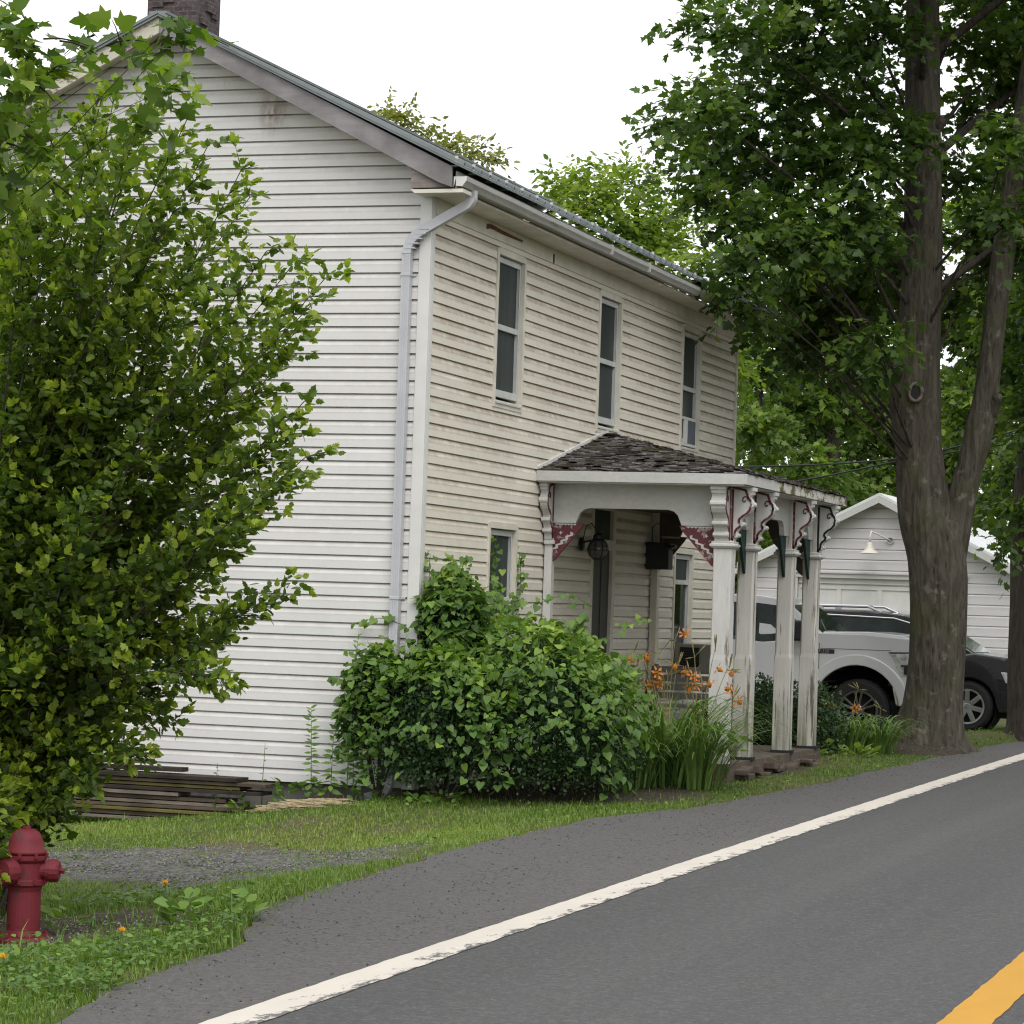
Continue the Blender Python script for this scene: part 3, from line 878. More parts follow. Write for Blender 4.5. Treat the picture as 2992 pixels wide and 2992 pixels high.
# frieze band and soffit
mb = MB(); mb.box(.016, .034, .09, YF - .07, 5.30, 5.452)
mb.build('frieze_board', M['cream_trim'], house, bevel=.003)
mb = MB()
for i in range(38):
    y = -.06 + i * .31
    mb.box(.0, .335, y, y + .300, 5.452, 5.466)
mb.box(.0, .335, -.06, YF + .03, 5.468, 5.475)
mb.build('soffit', M['cream_trim'], house)
mb = MB()
p = [Vector((.021, 1.05, 5.435)), ]
pts_t = [(1.50, 5.41), (1.62, 5.425), (1.75, 5.42), (1.95, 5.412), (2.25, 5.405), (2.62, 5.40)]
mb.prism([(y, z) for y, z in pts_t] + [(y, z - (.045 if y < 2.1 else .026) - .008 * sin(y * 31)) for y, z in reversed(pts_t)], 'X', .034, .038)
mb.build('rotten_patch', M['rust'], house)
mb = MB(); mb.box(.034, .038, 3.66, 3.70, 5.30, 5.40)
mb.build('trim_gap', M['dark_in'], house)

# eave return at the gable corner
mb = MB(); mb.prism([(-.09, 5.49), (.315, 5.49), (.315, 5.56), (-.09, 5.70)], 'Y', -.29, -.04)
mb.build('eave_block', M['eave_block'], house)
mb = MB(); mb.prism([(-.05, 5.44), (.42, 5.44), (.42, 5.474), (-.09, 5.474)], 'Y', -.30, -.065)
mb.build('eave_return', M['cream_trim'], house)

# rake boards
def slab(x0, z0, x1, z1, th, y0, y1):
    return [(x0, z0), (x1, z1), (x1, z1 - th), (x0, z0 - th)]
mb = MB()
mb.prism([(RX - .0, RZ + .06), (.318, 5.675), (.318, 5.485), (.19, 5.53), (RX, RZ - .105 + .0)], 'Y', -.325, -.295)
rk = mb.build('rake_board', M['rake'], house, bevel=.003)
mb = MB()
mb.prism([(RX - .002, RZ + .06), (RX - .002, RZ - .105), (-5.66, 5.49), (-5.66, 5.675)], 'Y', -.325, -.295)
tag(mb.build('rake_board', M['rake_old'], house, bevel=.003), label='cream rake board with peeling paint on the left slope')
mb = MB()
for sx in (1, -1):
    mb.prism([(RX, RZ - .0), (RX + sx * 2.95, 5.60), (RX + sx * 2.95, 5.585), (RX, RZ - .02)], 'Y', -.294, -.02)
mb.build('rake_soffit', M['cream_trim'], house)

# roof: ribbed metal sheets
mb = MB()
sl = (7.17 - 5.66) / (.45 - RX)
for sx in (1, -1):
    ex = RX + sx * (.43 - RX)
    mb.prism([(RX, 7.175), (ex, 7.175 - sl * abs(ex - RX)), (ex, 7.175 - sl * abs(ex - RX) - .022), (RX, 7.150)], 'Y', -.36, YF + .06)
    y = -.355
    while y < YF + .06:
        a = Vector((RX, y, 7.178)); b = Vector((ex + sx * .012, y, 7.178 - sl * abs(ex - RX)))
        d = (b - a) / 2; n = Vector((sl * sx, 0, 1)).normalized()
        mb.obox((a + b) / 2 + n * .010, d, (0, .017, 0), n * .013)
        for q in (.08, .16):
            mb.obox((a + b) / 2 + n * .004 + Vector((0, q, 0)), d, (0, .007, 0), n * .005)
        y += .24
mb.box(RX - .09, RX + .09, -.365, YF + .07, 7.17, 7.195)
roof = mb.build('roof', M['roof_metal'], house, fixn=True)
y = -.2
while y < YF:                                  # snow guards along the eave
    mb = MB(); mb.box(.30, .325, y - .012, y + .012, 5.70, 5.79); mb.box(.27, .33, y - .02, y + .02, 5.69, 5.703)
    mb.build('snow_guard', M['alu'], roof)
    y += .48
mb = MB()
mb.box(RX - .46, RX + .06, .35, .90, 6.8, 8.6)
for k in range(26):
    z = 7.0 + R.random() * 1.5
    y = .36 + R.random() * .35; mb.box(RX + .05, RX + .06 + R.uniform(.012, .03), y, y + R.uniform(.1, .22), z, z + .09)
    x = RX - .45 + R.random() * .33; mb.box(x, x + R.uniform(.1, .19), .35 - R.uniform(.01, .03), .36, z + .05, z + .13)
mb.build('chimney', M['chimney'], roof)

# gutter with its fascia
mb = MB()
mb.box(.335, .35, -.27, YF + .05, 5.485, 5.64)
mb.build('fascia', M['gutter'], house)
mb = MB()
prof = [(.352, 5.585), (.352, 5.50), (.415, 5.495), (.43, 5.52), (.452, 5.545), (.456, 5.585)]
n = 34
for i in range(n):
    y0 = -.295 + (YF + .33) * i / n; y1 = -.295 + (YF + .33) * (i + 1) / n
    s0, s1 = (-.012 * sin(pi * max(0, y0) / YF) - .002 * sin(y0 * 4)), (-.012 * sin(pi * max(0, y1) / YF) - .002 * sin(y1 * 4))
    for (a, za), (b, zb) in zip(prof[:-1], prof[1:]):
        mb.face([(a, y0, za + s0), (b, y0, zb + s0), (b, y1, zb + s1), (a, y1, za + s1)])
mb.face([(x, -.295, z) for x, z in prof])
for y in (4.4, 5.9, 8.5):
    mb.box(.35, .462, y, y + .03, 5.485, 5.59)
gut = mb.build('gutter', M['gutter'], house, fixn=False)
mb = MB(); mb.prism([(p[0], p[1]) for p in prof] + [(.33, 5.585), (.33, 5.49)], 'Y', -.305, -.297)
mb.build('end_cap', M['white_trim'], gut)

# downspout
def rect_tube(mb, pts, hx, hy):
    pts = [Vector(p) for p in pts]
    i0 = len(mb.v)
    for k, p in enumerate(pts):
        d = (pts[min(k + 1, len(pts) - 1)] - pts[max(k - 1, 0)]).normalized()
        s = Vector((0, 1, 0)); s = (s - d * s.dot(d)).normalized(); t = s.cross(d)
        for a, b in ((-1, -1), (1, -1), (1, 1), (-1, 1)):
            mb.v.append(tuple(p + t * a * hx + s * b * hy))
    for k in range(len(pts) - 1):
        for j in range(4):
            a = i0 + k * 4 + j; b = i0 + k * 4 + (j + 1) % 4
            mb.f.append((a, b, b + 4, a + 4)); mb.tint.append(.5); mb.mi.append(0)
mb = MB()
path = [(.395, .02, 5.50), (.395, .02, 5.43), (.385, .01, 5.40), (.36, 0, 5.365), (.32, -.01, 5.34), (-.02, -.062, 5.14), (-.10, -.064, 5.09), (-.155, -.064, 5.03), (-.180, -.064, 4.96), (-.185, -.064, 4.9)]
rect_tube(mb, path, .042, .038)
for k in range(6):
    a = Vector((-.02, -.062, 5.14)).lerp(Vector((-.185, -.064, 4.92)), k / 5)
    mb.box(a.x - .05, a.x + .046, a.y - .042, a.y + .04, a.z - .006, a.z + .006)
mb.box(-.226, -.144, -.101, -.025, .12, 4.9)
for xx in (-.205, -.185, -.165):
    mb.box(xx - .004, xx + .004, -.105, -.10, .12, 4.9)
rect_tube(mb, [(-.185, -.063, .14), (-.187, -.066, .05), (-.20, -.08, -.0), (-.23, -.14, -.055), (-.34, -.33, -.095)], .042, .038)
ds = mb.build('downspout', M['downspout'], house)
for z in (4.72, 1.74):
    mb = MB(); mb.box(-.262, -.105, -.030, -.016, z - .012, z + .012); mb.box(-.232, -.138, -.108, -.030, z - .014, z + .014)
    mb.build('strap', M['downspout'], ds, bevel=.003)

# ------------------------------------------------------------------ windows
def window(w, kind):
    y0, y1, z0, z1 = w
    cream = M['cream_trim']
    f = MB()
    t = .045
    f.box(-.10, .034, y0 - .012, y0 + t, z0, z1); f.box(-.10, .034, y1 - t, y1 + .012, z0, z1)
    f.box(-.10, .034, y0 + t, y1 - t, z1 - .055, z1 + .012); f.box(-.10, .028, y0 + t, y1 - t, z0, z0 + .075)
    win = f.build('window', cream, house, bevel=.003)
    a, b = y0 + t + .004, y1 - t - .004
    top, bot = z1 - .065, z0 + .155
    mid = bot + (top - bot) * .485
    if kind == 'low': mid = top - .34
    fr = MB()
    for (p, q, zz0, zz1) in ((a, a + .045, bot - .04, top), (b - .045, b, bot - .04, top), (a + .045, b - .045, top - .055, top), (a + .045, b - .045, mid - .028, mid + .028), (a + .045, b - .045, bot - .04, bot + .03)):
        fr.box(-.052, -.008, p, q, zz0, zz1)
    fr.build('frame', M['alu'], win, bevel=.003)
    up = MB(); up.box(-.040, -.036, a + .045, b - .045, mid + .028, top - .055)
    up.build('pane', M['screen'], win)
    lo = MB(); lo.box(-.046, -.042, a + .045, b - .045, bot + .03, mid - .028)
    lo.build('pane', M['glass'] if kind == 'low' else M['screen'], win)
    s = MB(); s.prism([(-.095, z0 + .075), (.040, z0 + .060), (.040, z0 + .042), (-.095, z0 + .05)], 'Y', a, b)
    s.build('sill', M['alu'], win)
    if kind != 'plain':
        c = MB()
        n = 26
        yc0, yc1 = a + .03, b - .03
        def cur(ya, yb, za, zb, amp=.014):
            for i in range(n):
                p, q = ya + (yb - ya) * i / n, ya + (yb - ya) * (i + 1) / n
                xa, xb = -.17 + amp * sin(i * 1.25), -.17 + amp * sin((i + 1) * 1.25)
                c.face([(xa, p, za), (xb, q, za), (xb, q, zb), (xa, p, zb)])
        if kind == 'screen':
            cur(yc0, yc0 + .22, bot, top); cur(yc0 + .42, yc1, bot, top)
        else:
            cur(yc0, yc1, bot, top)
        c.build('curtain', M['curtain'], win, smooth=True)
    return win
window(WIN[0], 'screen'); window(WIN[1], 'screen'); w3 = window(WIN[2], 'full'); window(WIN[3], 'screen'); w5 = window(WIN[4], 'low')

# front door with transom
y0, y1, z0, z1 = DOOR
mb = MB()
mb.box(-.12, .028, y0 - .03, y0 + .060, z0, z1); mb.box(-.12, .028, y1 - .085, y1 + .03, z0, z1)
mb.box(-.12, .031, y0 + .060, y1 - .085, z1 - .05, z1); mb.box(-.12, .031, y0 + .060, y1 - .085, 2.36, 2.48)
dr = mb.build('door', M['cream_trim'], house, bevel=.004)
mb = MB(); mb.box(-.06, -.012, y0 + .060, y1 - .085, z0, 2.36)
for za, zb in ((.45, 1.05), (1.2, 2.25)):
    for ya, yb in ((5.60, 5.85), (5.93, 6.18)):
        mb.box(-.012, -.004, ya, yb, za, zb)
mb.build('leaf', M['darkdoor'], dr, bevel=.004)
mb = MB(); mb.box(-.03, -.015, y0 + .060, y1 - .085, 2.48, z1 - .05)
mb.build('transom_pane', M['screen'], dr)
mb = MB(); mb.tube([(-.012, 5.56, 1.15), (.03, 5.56, 1.15)], .012, 8); mb.lathe([(0, 0), (.028, .002), (.03, .02), (.018, .035), (0, .04)], (.03, 5.56, 1.15), 'X', 12)
mb.build('handle', M['chrome'], dr)

# ================================================================== PORCH (parts of the house)
PX = 1.95                                     # post centre line
def quad_slab(mb, a, b, c, d, n, tint):
    v = [Vector(p) for p in (a, b, c, d)]; n = Vector(n)
    mb.add([p for p in v] + [p + n for p in v], [(0, 1, 2, 3), (7, 6, 5, 4), (0, 4, 5, 1), (1, 5, 6, 2), (2, 6, 7, 3), (3, 7, 4, 0)], tint)
PA, PB = Vector((.0, 3.40, 3.10)), Vector((2.25, 3.40, 3.10))
PC, PD = Vector((2.25, 8.42, 3.10)), Vector((.0, 8.42, 3.10))
PK = Vector((.0, 5.90, 3.66))                 # peak against the wall
mb = MB()
def shingle_face(e0, e1, apex, flatside=None):
    """rows of split shingles between an eave e0-e1 and the apex"""
    nrm = (e1 - e0).cross(apex - e0).normalized()
    if nrm.z < 0: nrm = -nrm
    mid = (e0 + e1) / 2
    al = (e1 - e0).normalized()
    up = (apex - e0); up = (up - al * up.dot(al)); H = up.length; up.normalize()
    W = (e1 - e0).length; ta = (apex - e0).dot(al)
    rows = int(H / .075)
    for r in range(rows + 1):
        h0 = r * .075
        fr = min(1, h0 / H)
        a, b = ta * fr, W + (ta - W) * fr
        x = a - R.uniform(0, .08)
        while x < b - .02:
            w = R.uniform(.05, .15)
            xa, xb = max(a, x), min(b, x + w - .006)
            if xb > xa + .015:
                lift = R.uniform(.002, .013) if R.random() < .8 else R.uniform(.012, .028)
                hh0 = h0 - R.uniform(0, .02); hh1 = min(H, h0 + .15)
                p0 = e0 + al * xa + up * hh0 + nrm * (.012 + lift); p1 = e0 + al * xb + up * hh0 + nrm * (.012 + lift * R.uniform(.3, 1.2))
                fr1 = min(1, hh1 / H); a1, b1 = ta * fr1, W + (ta - W) * fr1
                p2 = e0 + al * min(max(xb, a1), b1) + up * hh1 + nrm * .006; p3 = e0 + al * max(min(xa, b1), a1) + up * hh1 + nrm * .006
                tt = R.choice([.1, .2, .35, .5, .6, .85]) + R.uniform(-.08, .08)
                quad_slab(mb, p0, p1, p2, p3, nrm * R.uniform(.004, .009), tt)
                if R.random() < .4:                       # split pale edge of a curled shingle
                    q0 = p0 - up * .004; q1 = p1 - up * .004
                    quad_slab(mb, q0, q1, q1 + up * .012, q0 + up * .012, nrm * .011, R.uniform(.8, 1.0))
            x += w
shingle_face(PA, PB, PK); shingle_face(PB, PC, PK); shingle_face(PC, PD, PK)
for a, b in ((PA, PB), (PB, PC), (PC, PD)):
    mb.face([a, b, PK], .2)
proof = mb.build('porch_roof', M['shingle'], house, tint=True)
mb = MB()
mb.obox((PA + PK) / 2 + Vector((.02, 0, .035)), (.018, 0, 0), (PK - PA) / 2, Vector((0, -.56, 2.5)).normalized() * .022)
mb.build('flashing', M['white_trim'], proof)
mb = MB(); mb.box(0.03, 2.225, 3.375, 3.40, 3.005, 3.112)
mb.box(.02, .60, 3.371, 3.374, 3.008, 3.11)
mb.build('fascia_board', M['paint_clean'], proof, bevel=.003)
mb = MB(); mb.box(2.226, 2.25, 3.375, 4.75, 3.005, 3.112)
mb.build('fascia_board', M['paint_clean'], proof, bevel=.003)
mb = MB(); mb.box(2.222, 2.247, 4.752, 8.44, 3.005, 3.108)
tag(mb.build('fascia_board', M['mossy'], proof, bevel=.003), label='fascia board stained by moss and rot')
mb = MB(); mb.box(0.03, 2.22, 8.42, 8.44, 3.005, 3.108)
mb.build('fascia_board', M['paint_clean'], proof)
mb = MB(); mb.box(0.03, 2.22, 3.40, 8.42, 2.992, 3.004)
mb.build('eave_soffit', M['paint_clean'], proof)
mb = MB(); mb.box(.03, 1.82, 3.80, 7.90, 2.86, 2.885)
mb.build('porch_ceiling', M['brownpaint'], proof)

# beams with arched lower edges
def beam(axis, a0, a1, opens, zlow, zmid, ztop, p0, p1, mat):
    pts = [(a0, ztop), (a1, ztop), (a1, zlow)]
    low = []
    for o0, o1 in sorted(opens, reverse=True):
        r = .13
        low += [(o1 + .0, zlow)] + [(o1 - .02 - r + r * cos(radians(t)), zmid - r + r * sin(radians(t))) for t in (10, 35, 60, 90)] + \
               [(o0 + .02 + r + r * cos(radians(t)), zmid - r + r * sin(radians(t))) for t in (90, 120, 145, 170)] + [(o0, zlow)]
    pts += low + [(a0, zlow)]
    mb = MB(); mb.prism(pts, axis, p0, p1)
    return mb.build('porch_beam', mat, house, bevel=.004)
bside = beam('Y', .03, 1.89, [(.36, 1.50)], 2.585, 2.745, 3.0, 3.70, 3.76, M['paint_clean'])
bfront = beam('X', 3.80, 7.98, [(3.99, 4.60), (5.0, 6.40), (6.88, 7.66)], 2.585, 2.745, 3.0, 1.91, 1.97, M['paint_clean'])
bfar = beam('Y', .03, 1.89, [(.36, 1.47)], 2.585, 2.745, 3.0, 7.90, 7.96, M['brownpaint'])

def brace(axis, corner, dirn, plane0, plane1, mat, saw, parent, sz=(.37, .37)):
    """triangular fret brace: a flat board with saw-toothed strips"""
    c, zt = corner
    w, h = sz
    mb = MB()
    mb.prism([(c, zt), (c + dirn * w, zt), (c + dirn * (w - .03), zt - .05), (c + dirn * .03, zt - h + .02), (c, zt - h)], axis, plane0, plane1)
    b = mb.build('brace', mat, parent, bevel=.003)
    m2 = MB()
    out0, out1 = min(plane0, plane1) - .006, min(plane0, plane1) + .001
    n = 7
    pts = [(c + dirn * .02, zt - .004)] + [(c + dirn * (.02 + (w - .10) * i / (2 * n)), zt - .010 - (.014 if i % 2 else 0)) for i in range(2 * n + 1)] + [(c + dirn * (w - .08), zt - .004)]
    if axis == 'Y': m2.prism(pts, axis, out0, out1)
    else: m2.prism(pts, axis, max(plane0, plane1) - .001, max(plane0, plane1) + .006)
    # stepped strip along the diagonal
    st = []
    for i in range(5):
        t = .12 + .16 * i
        p = Vector((c + dirn * (w * (1 - t) - .10), zt - .055 - (h - .12) * t))
        st.append((p.x, p.y)); st.append((p.x - dirn * .0, p.y - .030))
    band = st + [(x + dirn * .026, z - .010) for x, z in reversed(st)]
    star = [(c + dirn * (.085 + .022 * (1 if k % 2 == 0 else .4) * cos(k * pi / 4)), zt - .10 + .022 * (1 if k % 2 == 0 else .4) * sin(k * pi / 4)) for k in range(8)]
    a, bb = (out0, out1) if axis == 'Y' else (max(plane0, plane1) - .001, max(plane0, plane1) + .006)
    m2.prism(band, axis, a, bb); m2.prism(star, axis, a, bb)
    if saw is not None:
        m2.build('fretwork', saw, parent, fixn=True)
    return b
brace('Y', (.115, 2.583), 1, 3.715, 3.745, M['maroon'], M['paint_clean'], bside, (.33, .40))
brace('Y', (1.85, 2.583), -1, 3.715, 3.745, M['maroon'], M['paint_clean'], bside, (.38, .42))
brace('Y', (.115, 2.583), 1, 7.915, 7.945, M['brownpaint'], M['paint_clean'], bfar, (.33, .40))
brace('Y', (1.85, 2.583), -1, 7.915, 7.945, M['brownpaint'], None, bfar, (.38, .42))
for yc, dr_ in ((3.86, 1), (4.67, -1), (4.87, 1), (6.55, -1), (6.75, 1), (7.82, -1)):
    brace('X', (yc, 2.583), dr_, 1.925, 1.955, M['darkgreen'], None, bfront, (.30, .46))

# posts
def chamfer8(cx, cy, h, c):
    return [(cx - h + c, cy - h), (cx + h - c, cy - h), (cx + h, cy - h + c), (cx + h, cy + h - c), (cx + h - c, cy + h), (cx - h + c, cy + h), (cx - h, cy + h - c), (cx - h, cy - h + c)]
def loft8(mb, rings):
    i0 = len(mb.v)
    for poly, z in rings:
        mb.v += [(x, y, z) for x, y in poly]
    for k in range(len(rings) - 1):
        for j in range(8):
            a = i0 + 8 * k + j; b = i0 + 8 * k + (j + 1) % 8
            mb.f.append((a, b, b + 8, a + 8)); mb.tint.append(.5); mb.mi.append(0)
    mb.f.append(tuple(range(i0 + 7, i0 - 1, -1))); e = i0 + 8 * (len(rings) - 1); mb.f.append(tuple(range(e, e + 8)))
    mb.tint += [.5, .5]; mb.mi += [0, 0]
SCROLL = [(0, 0), (.30, 0), (.30, -.035), (.275, -.045), (.275, -.07), (.245, -.08), (.235, -.105), (.262, -.13), (.275, -.175), (.262, -.225), (.225, -.265), (.165, -.295),
          (.125, -.325), (.12, -.355), (.145, -.37), (.135, -.40), (.095, -.425), (.075, -.45), (.07, -.50), (.04, -.53), (.03, -.575), (0, -.60)]
def corbel(base, dirn, ztop, edge_mat, name='bracket', parent=None, hw=.055, scale=.80, face_mat=None):
    """scrolled eave bracket standing out from base along dirn; white body, coloured cheek outlines"""
    bx, by = base; d = Vector((*dirn, 0)); s = Vector((-dirn[1], dirn[0], 0))
    P = lambda p, t: (bx + d.x * p[0] * scale + s.x * t, by + d.y * p[0] * scale + s.y * t, ztop + p[1])
    mb = MB(); n = len(SCROLL)
    v = [P(p, -hw) for p in SCROLL] + [P(p, hw) for p in SCROLL]
    mb.add(v, [tuple(range(n)), tuple(range(2 * n - 1, n - 1, -1))] + [(i, (i + 1) % n, n + (i + 1) % n, n + i) for i in range(n)])
    # raised rolls across the front edge
    for (px, pz, r) in ((.27, -.02, .022), (.262, -.175, .03), (.14, -.375, .024), (.07, -.49, .024)):
        a = Vector(P((px, pz), -hw - .008)); b = Vector(P((px, pz), hw + .008))
        mb.tube([a, b], r, 10)
    br = mb.build(name, face_mat or M['paint'], parent, fixn=True)
    m2 = MB()
    inner = [(0.03, -.06), (.20, -.06), (.205, -.10)] + [(p[0] - .035 if p[0] > .06 else .02, p[1]) for p in SCROLL[7:20]] + [(.03, -.52)]
    for t in (-hw, hw):
        sg = -1 if t < 0 else 1
        # the painted outline: strips along the scroll edge and a curl
        path = [SCROLL[0], (.20, -.03)] + [SCROLL[i] for i in range(6, 21)]
        path = [(max(.012, p[0] - .020), p[1]) for p in path]
        for a, b in zip(path[:-1], path[1:]):
            A, B = Vector(P(a, t + sg * .004)), Vector(P(b, t + sg * .004))
            m = (A + B) / 2; dd = (B - A) / 2
            nn = dd.cross(s).normalized() * .011
            m2.obox(m, dd * 1.1, nn, s * .004)
        curl = [(.17 + .045 * (1 - i / 14) * cos(i * .55), -.13 + .045 * (1 - i / 14) * sin(i * .55)) for i in range(12)]
        for a, b in zip(curl[:-1], curl[1:]):
            A, B = Vector(P(a, t + sg * .004)), Vector(P(b, t + sg * .004))
            m2.obox((A + B) / 2, (B - A) / 2 * 1.1, ((B - A).cross(s)).normalized() * .006, s * .004)
        A, B = Vector(P((.012, -.02), t + sg * .004)), Vector(P((.012, -.58), t + sg * .004))
        m2.obox((A + B) / 2, (B - A) / 2, d * .012, s * .004)
    m2.build(name + '_outline', edge_mat, parent)
    return br

POSTS = [(PX, 3.755, .10), (PX, 4.77, .095), (PX, 6.65, .095), (PX, 7.95, .095)]
for i, (x, y, h) in enumerate(POSTS):
    mb = MB()
    zb = .185 if i else .02
    loft8(mb, [(chamfer8(x, y, h, .006), zb), (chamfer8(x, y, h, .006), 1.16), (chamfer8(x, y, h, .010), 1.22), (chamfer8(x, y, h - .005, .018 if i else .010), 1.27),
               (chamfer8(x, y, h - .005, .018 if i else .010), 2.24), (chamfer8(x, y, h - .004, .008), 2.32), (chamfer8(x, y, h - .004, .008), 2.36), (chamfer8(x, y, h - .026, .008), 2.362), (chamfer8(x, y, h - .026, .008), 2.99)])
    po = mb.build('porch_post', M['paint_post'] if i else M['paint'], house)
    mb = MB()
    loft8(mb, [(chamfer8(x, y, h + .010, .01), 2.362), (chamfer8(x, y, h + .034, .012), 2.385), (chamfer8(x, y, h + .034, .012), 2.402), (chamfer8(x, y, h + .016, .01), 2.412), (chamfer8(x, y, h + .020, .01), 2.43), (chamfer8(x, y, h - .018, .01), 2.445)])
    mb.build('collar', M['paint'], po)
    corbel((x + h - .026, y), (1, 0), 2.99, M['maroon'] if i < 3 else M['blackgreen'], 'bracket', po, face_mat=M['paint'])
    if i == 0:
        corbel((x - .01, y - h + .026), (0, -1), 2.99, M['maroon'], 'bracket', po, .075)
mb = MB(); mb.box(.032, .115, 3.69, 3.79, .15, 2.99)
hp = mb.build('half_post', M['paint'], house, bevel=.005)
mb = MB(); mb.box(.03, .14, 3.665, 3.815, 2.36, 2.40); mb.box(.03, .128, 3.678, 3.80, 2.40, 2.425)
mb.build('collar', M['paint'], hp, bevel=.005)
corbel((.075, 3.69), (0, -1), 2.99, M['maroon'], 'bracket', hp, .04)
mb = MB(); mb.box(.032, .115, 7.86, 7.99, .15, 2.99)
mb.build('half_post', M['cream_trim'], house, bevel=.005)
# floor of flat stones
mb = MB(); mb.box(.03, 2.08, 3.62, 8.10, -.3, .165)
pf = mb.build('porch_floor', M['stone_slab'], house)
mb = MB()
for k in range(17):
    mb = MB(); y = 4.1 + k * .25; w = R.uniform(.16, .34); x0 = 2.06 + R.uniform(-.05, .06)
    mb.obox((x0, y, R.uniform(-.02, .10)), (R.uniform(.05, .12), R.uniform(-.02, .02), 0), (0, w / 2, R.uniform(-.02, .02)), (0, 0, R.uniform(.018, .042)))
    mb.build('edge_stone', M['stone_slab'], pf, bevel=.012)
for (x, y, h) in POSTS[1:]:
    mb = MB(); mb.obox((x + .02, y - .06, .178), (.12, .02, 0), (-.01, .10, 0), (0, 0, .016))
    mb.build('post_shim', M['blackgreen'], pf)

# ================================================================== GARAGE
GY = 37.0
GX, GAP, GE = -2.83, 4.34, 2.72              # ridge x, ridge height, eave height
GL, GR = -5.72, .06
gar = empty('garage', (GX, GY, 0), 'white clapboard garage with a front gable and panelled overhead door behind the vehicles', 'garage')
gs = (GAP - GE) / (GX + 6.0)
DL, DR, DT = -4.66, -1.0, 2.56
def gar_spans(z0, z1):
    def lim(z):
        w = 99 if z < GE + .05 else max(0, (GAP - .05 - z) / gs)
        return max(GL, GX - w), min(GR, GX + w)
    a0, b0 = lim(z0); a1, b1 = lim(z1)
    if (z0 + z1) / 2 < DT:
        return [(a0, DL, a1, DL), (DR, b0, DR, b1)]
    return [(a0, b0, a1, b1)] if b0 - a0 > .02 else []
mb = MB()
siding(mb, lambda s, z, o: (s, GY - o, z), 0.0, GAP, gar_spans, course=.23, breaks=(DT,), face=.80)
mb.prism([(GL, DT), (GR, DT), (GR, GE), (GX, GAP - .04), (GL, GE)], 'Y', GY + .013, GY + .1)
mb.box(GL, DL, GY + .013, GY + .1, 0, DT); mb.box(DR, GR, GY + .013, GY + .1, 0, DT)
mb.box(GL, GL + .1, GY + .1, GY + 8, 0, GE); mb.box(GR - .1, GR, GY + .1, GY + 8, 0, GE)
mb.prism([(GL, 0), (GR, 0), (GR, GE), (GX, GAP - .04), (GL, GE)], 'Y', GY + 8, GY + 8.1)
mb.build('wall', M['siding_garage'], gar, fixn=False)
mb = MB()
for sx in (1, -1):
    ex = GX + sx * 3.16
    mb.prism([(GX, GAP + .12), (ex, GAP + .12 - gs * 3.16), (ex, GAP + .06 - gs * 3.16), (GX, GAP + .06)], 'Y', GY - .32, GY + 8.3)
gr = mb.build('roof', M['roof_pale'], gar)
for sx in (1, -1):
    mb = MB(); ex = GX + sx * 3.16
    mb.prism([(GX + sx * .001, GAP + .055), (ex, GAP + .055 - gs * 3.16), (ex, GAP - .10 - gs * 3.16), (GX + sx * .001, GAP - .10)], 'Y', GY - .34, GY - .30)
    mb.build('rake_board', M['paint_clean'], gr)
mb = MB(); mb.box(GX - 3.27, GX - 3.10, GY - .3, GY + 8.2, GAP - .14 - gs * 3.16, GAP - .02 - gs * 3.16)
mb.build('gutter', M['white_trim'], gar, bevel=.02)
mb = MB()
mb.box(DL - .12, DL, GY - .045, GY + .05, 0, DT); mb.box(DR, DR + .12, GY - .045, GY + .05, 0, DT)
mb.box(DL - .12, DR + .12, GY - .06, GY + .05, DT + .002, DT + .12); mb.box(DL - .16, DR + .16, GY - .09, GY - .06, DT + .10, DT + .135)
mb.build('door_frame', M['paint_clean'], gar, bevel=.006)
mb = MB(); mb.box(DL, DR, GY + .08, GY + .12, 0, DT - .12)
for k in range(4):
    z0 = .02 + k * .60
    mb.box(DL, DR, GY + .055, GY + .079, z0, z0 + .08); mb.box(DL, DR, GY + .055, GY + .079, z0 + .50, z0 + .58)
    for j in range(5):
        x = DL + (DR - DL) * j / 4
        mb.box(max(DL, x - .05), min(DR, x + .05), GY + .055, GY + .079, z0 + .08, z0 + .50)
mb.box(DL, DR, GY + .03, GY + .079, DT - .12, DT)
mb.build('overhead_door', M['white_trim'], gar)
lampx = -2.98
mb = MB()
mb.tube([(lampx + .38, GY - .03, 3.42), (lampx + .30, GY - .12, 3.46), (lampx + .12, GY - .3, 3.56), (lampx + .02, GY - .42, 3.60), (lampx, GY - .45, 3.50), (lampx, GY - .45, 3.36)], .022, 8)
mb.lathe([(.06, .01), (.075, -.03), (.07, -.05), (.06, -.0)], (lampx + .38, GY - .03, 3.42), 'Y', 12)
arm = mb.build('lamp_arm', M['white_trim'], gar, smooth=True)
mb = MB(); mb.lathe([(.03, 3.37), (.06, 3.34), (.06, 3.28), (.09, 3.25), (.09, 3.22), (.15, 3.17), (.21, 3.125), (.215, 3.11), (.20, 3.118), (.05, 3.22)], (lampx, GY - .45, 0), 'Z', 20)
mb.build('lamp_shade', M['cream_trim'], arm, smooth=True)

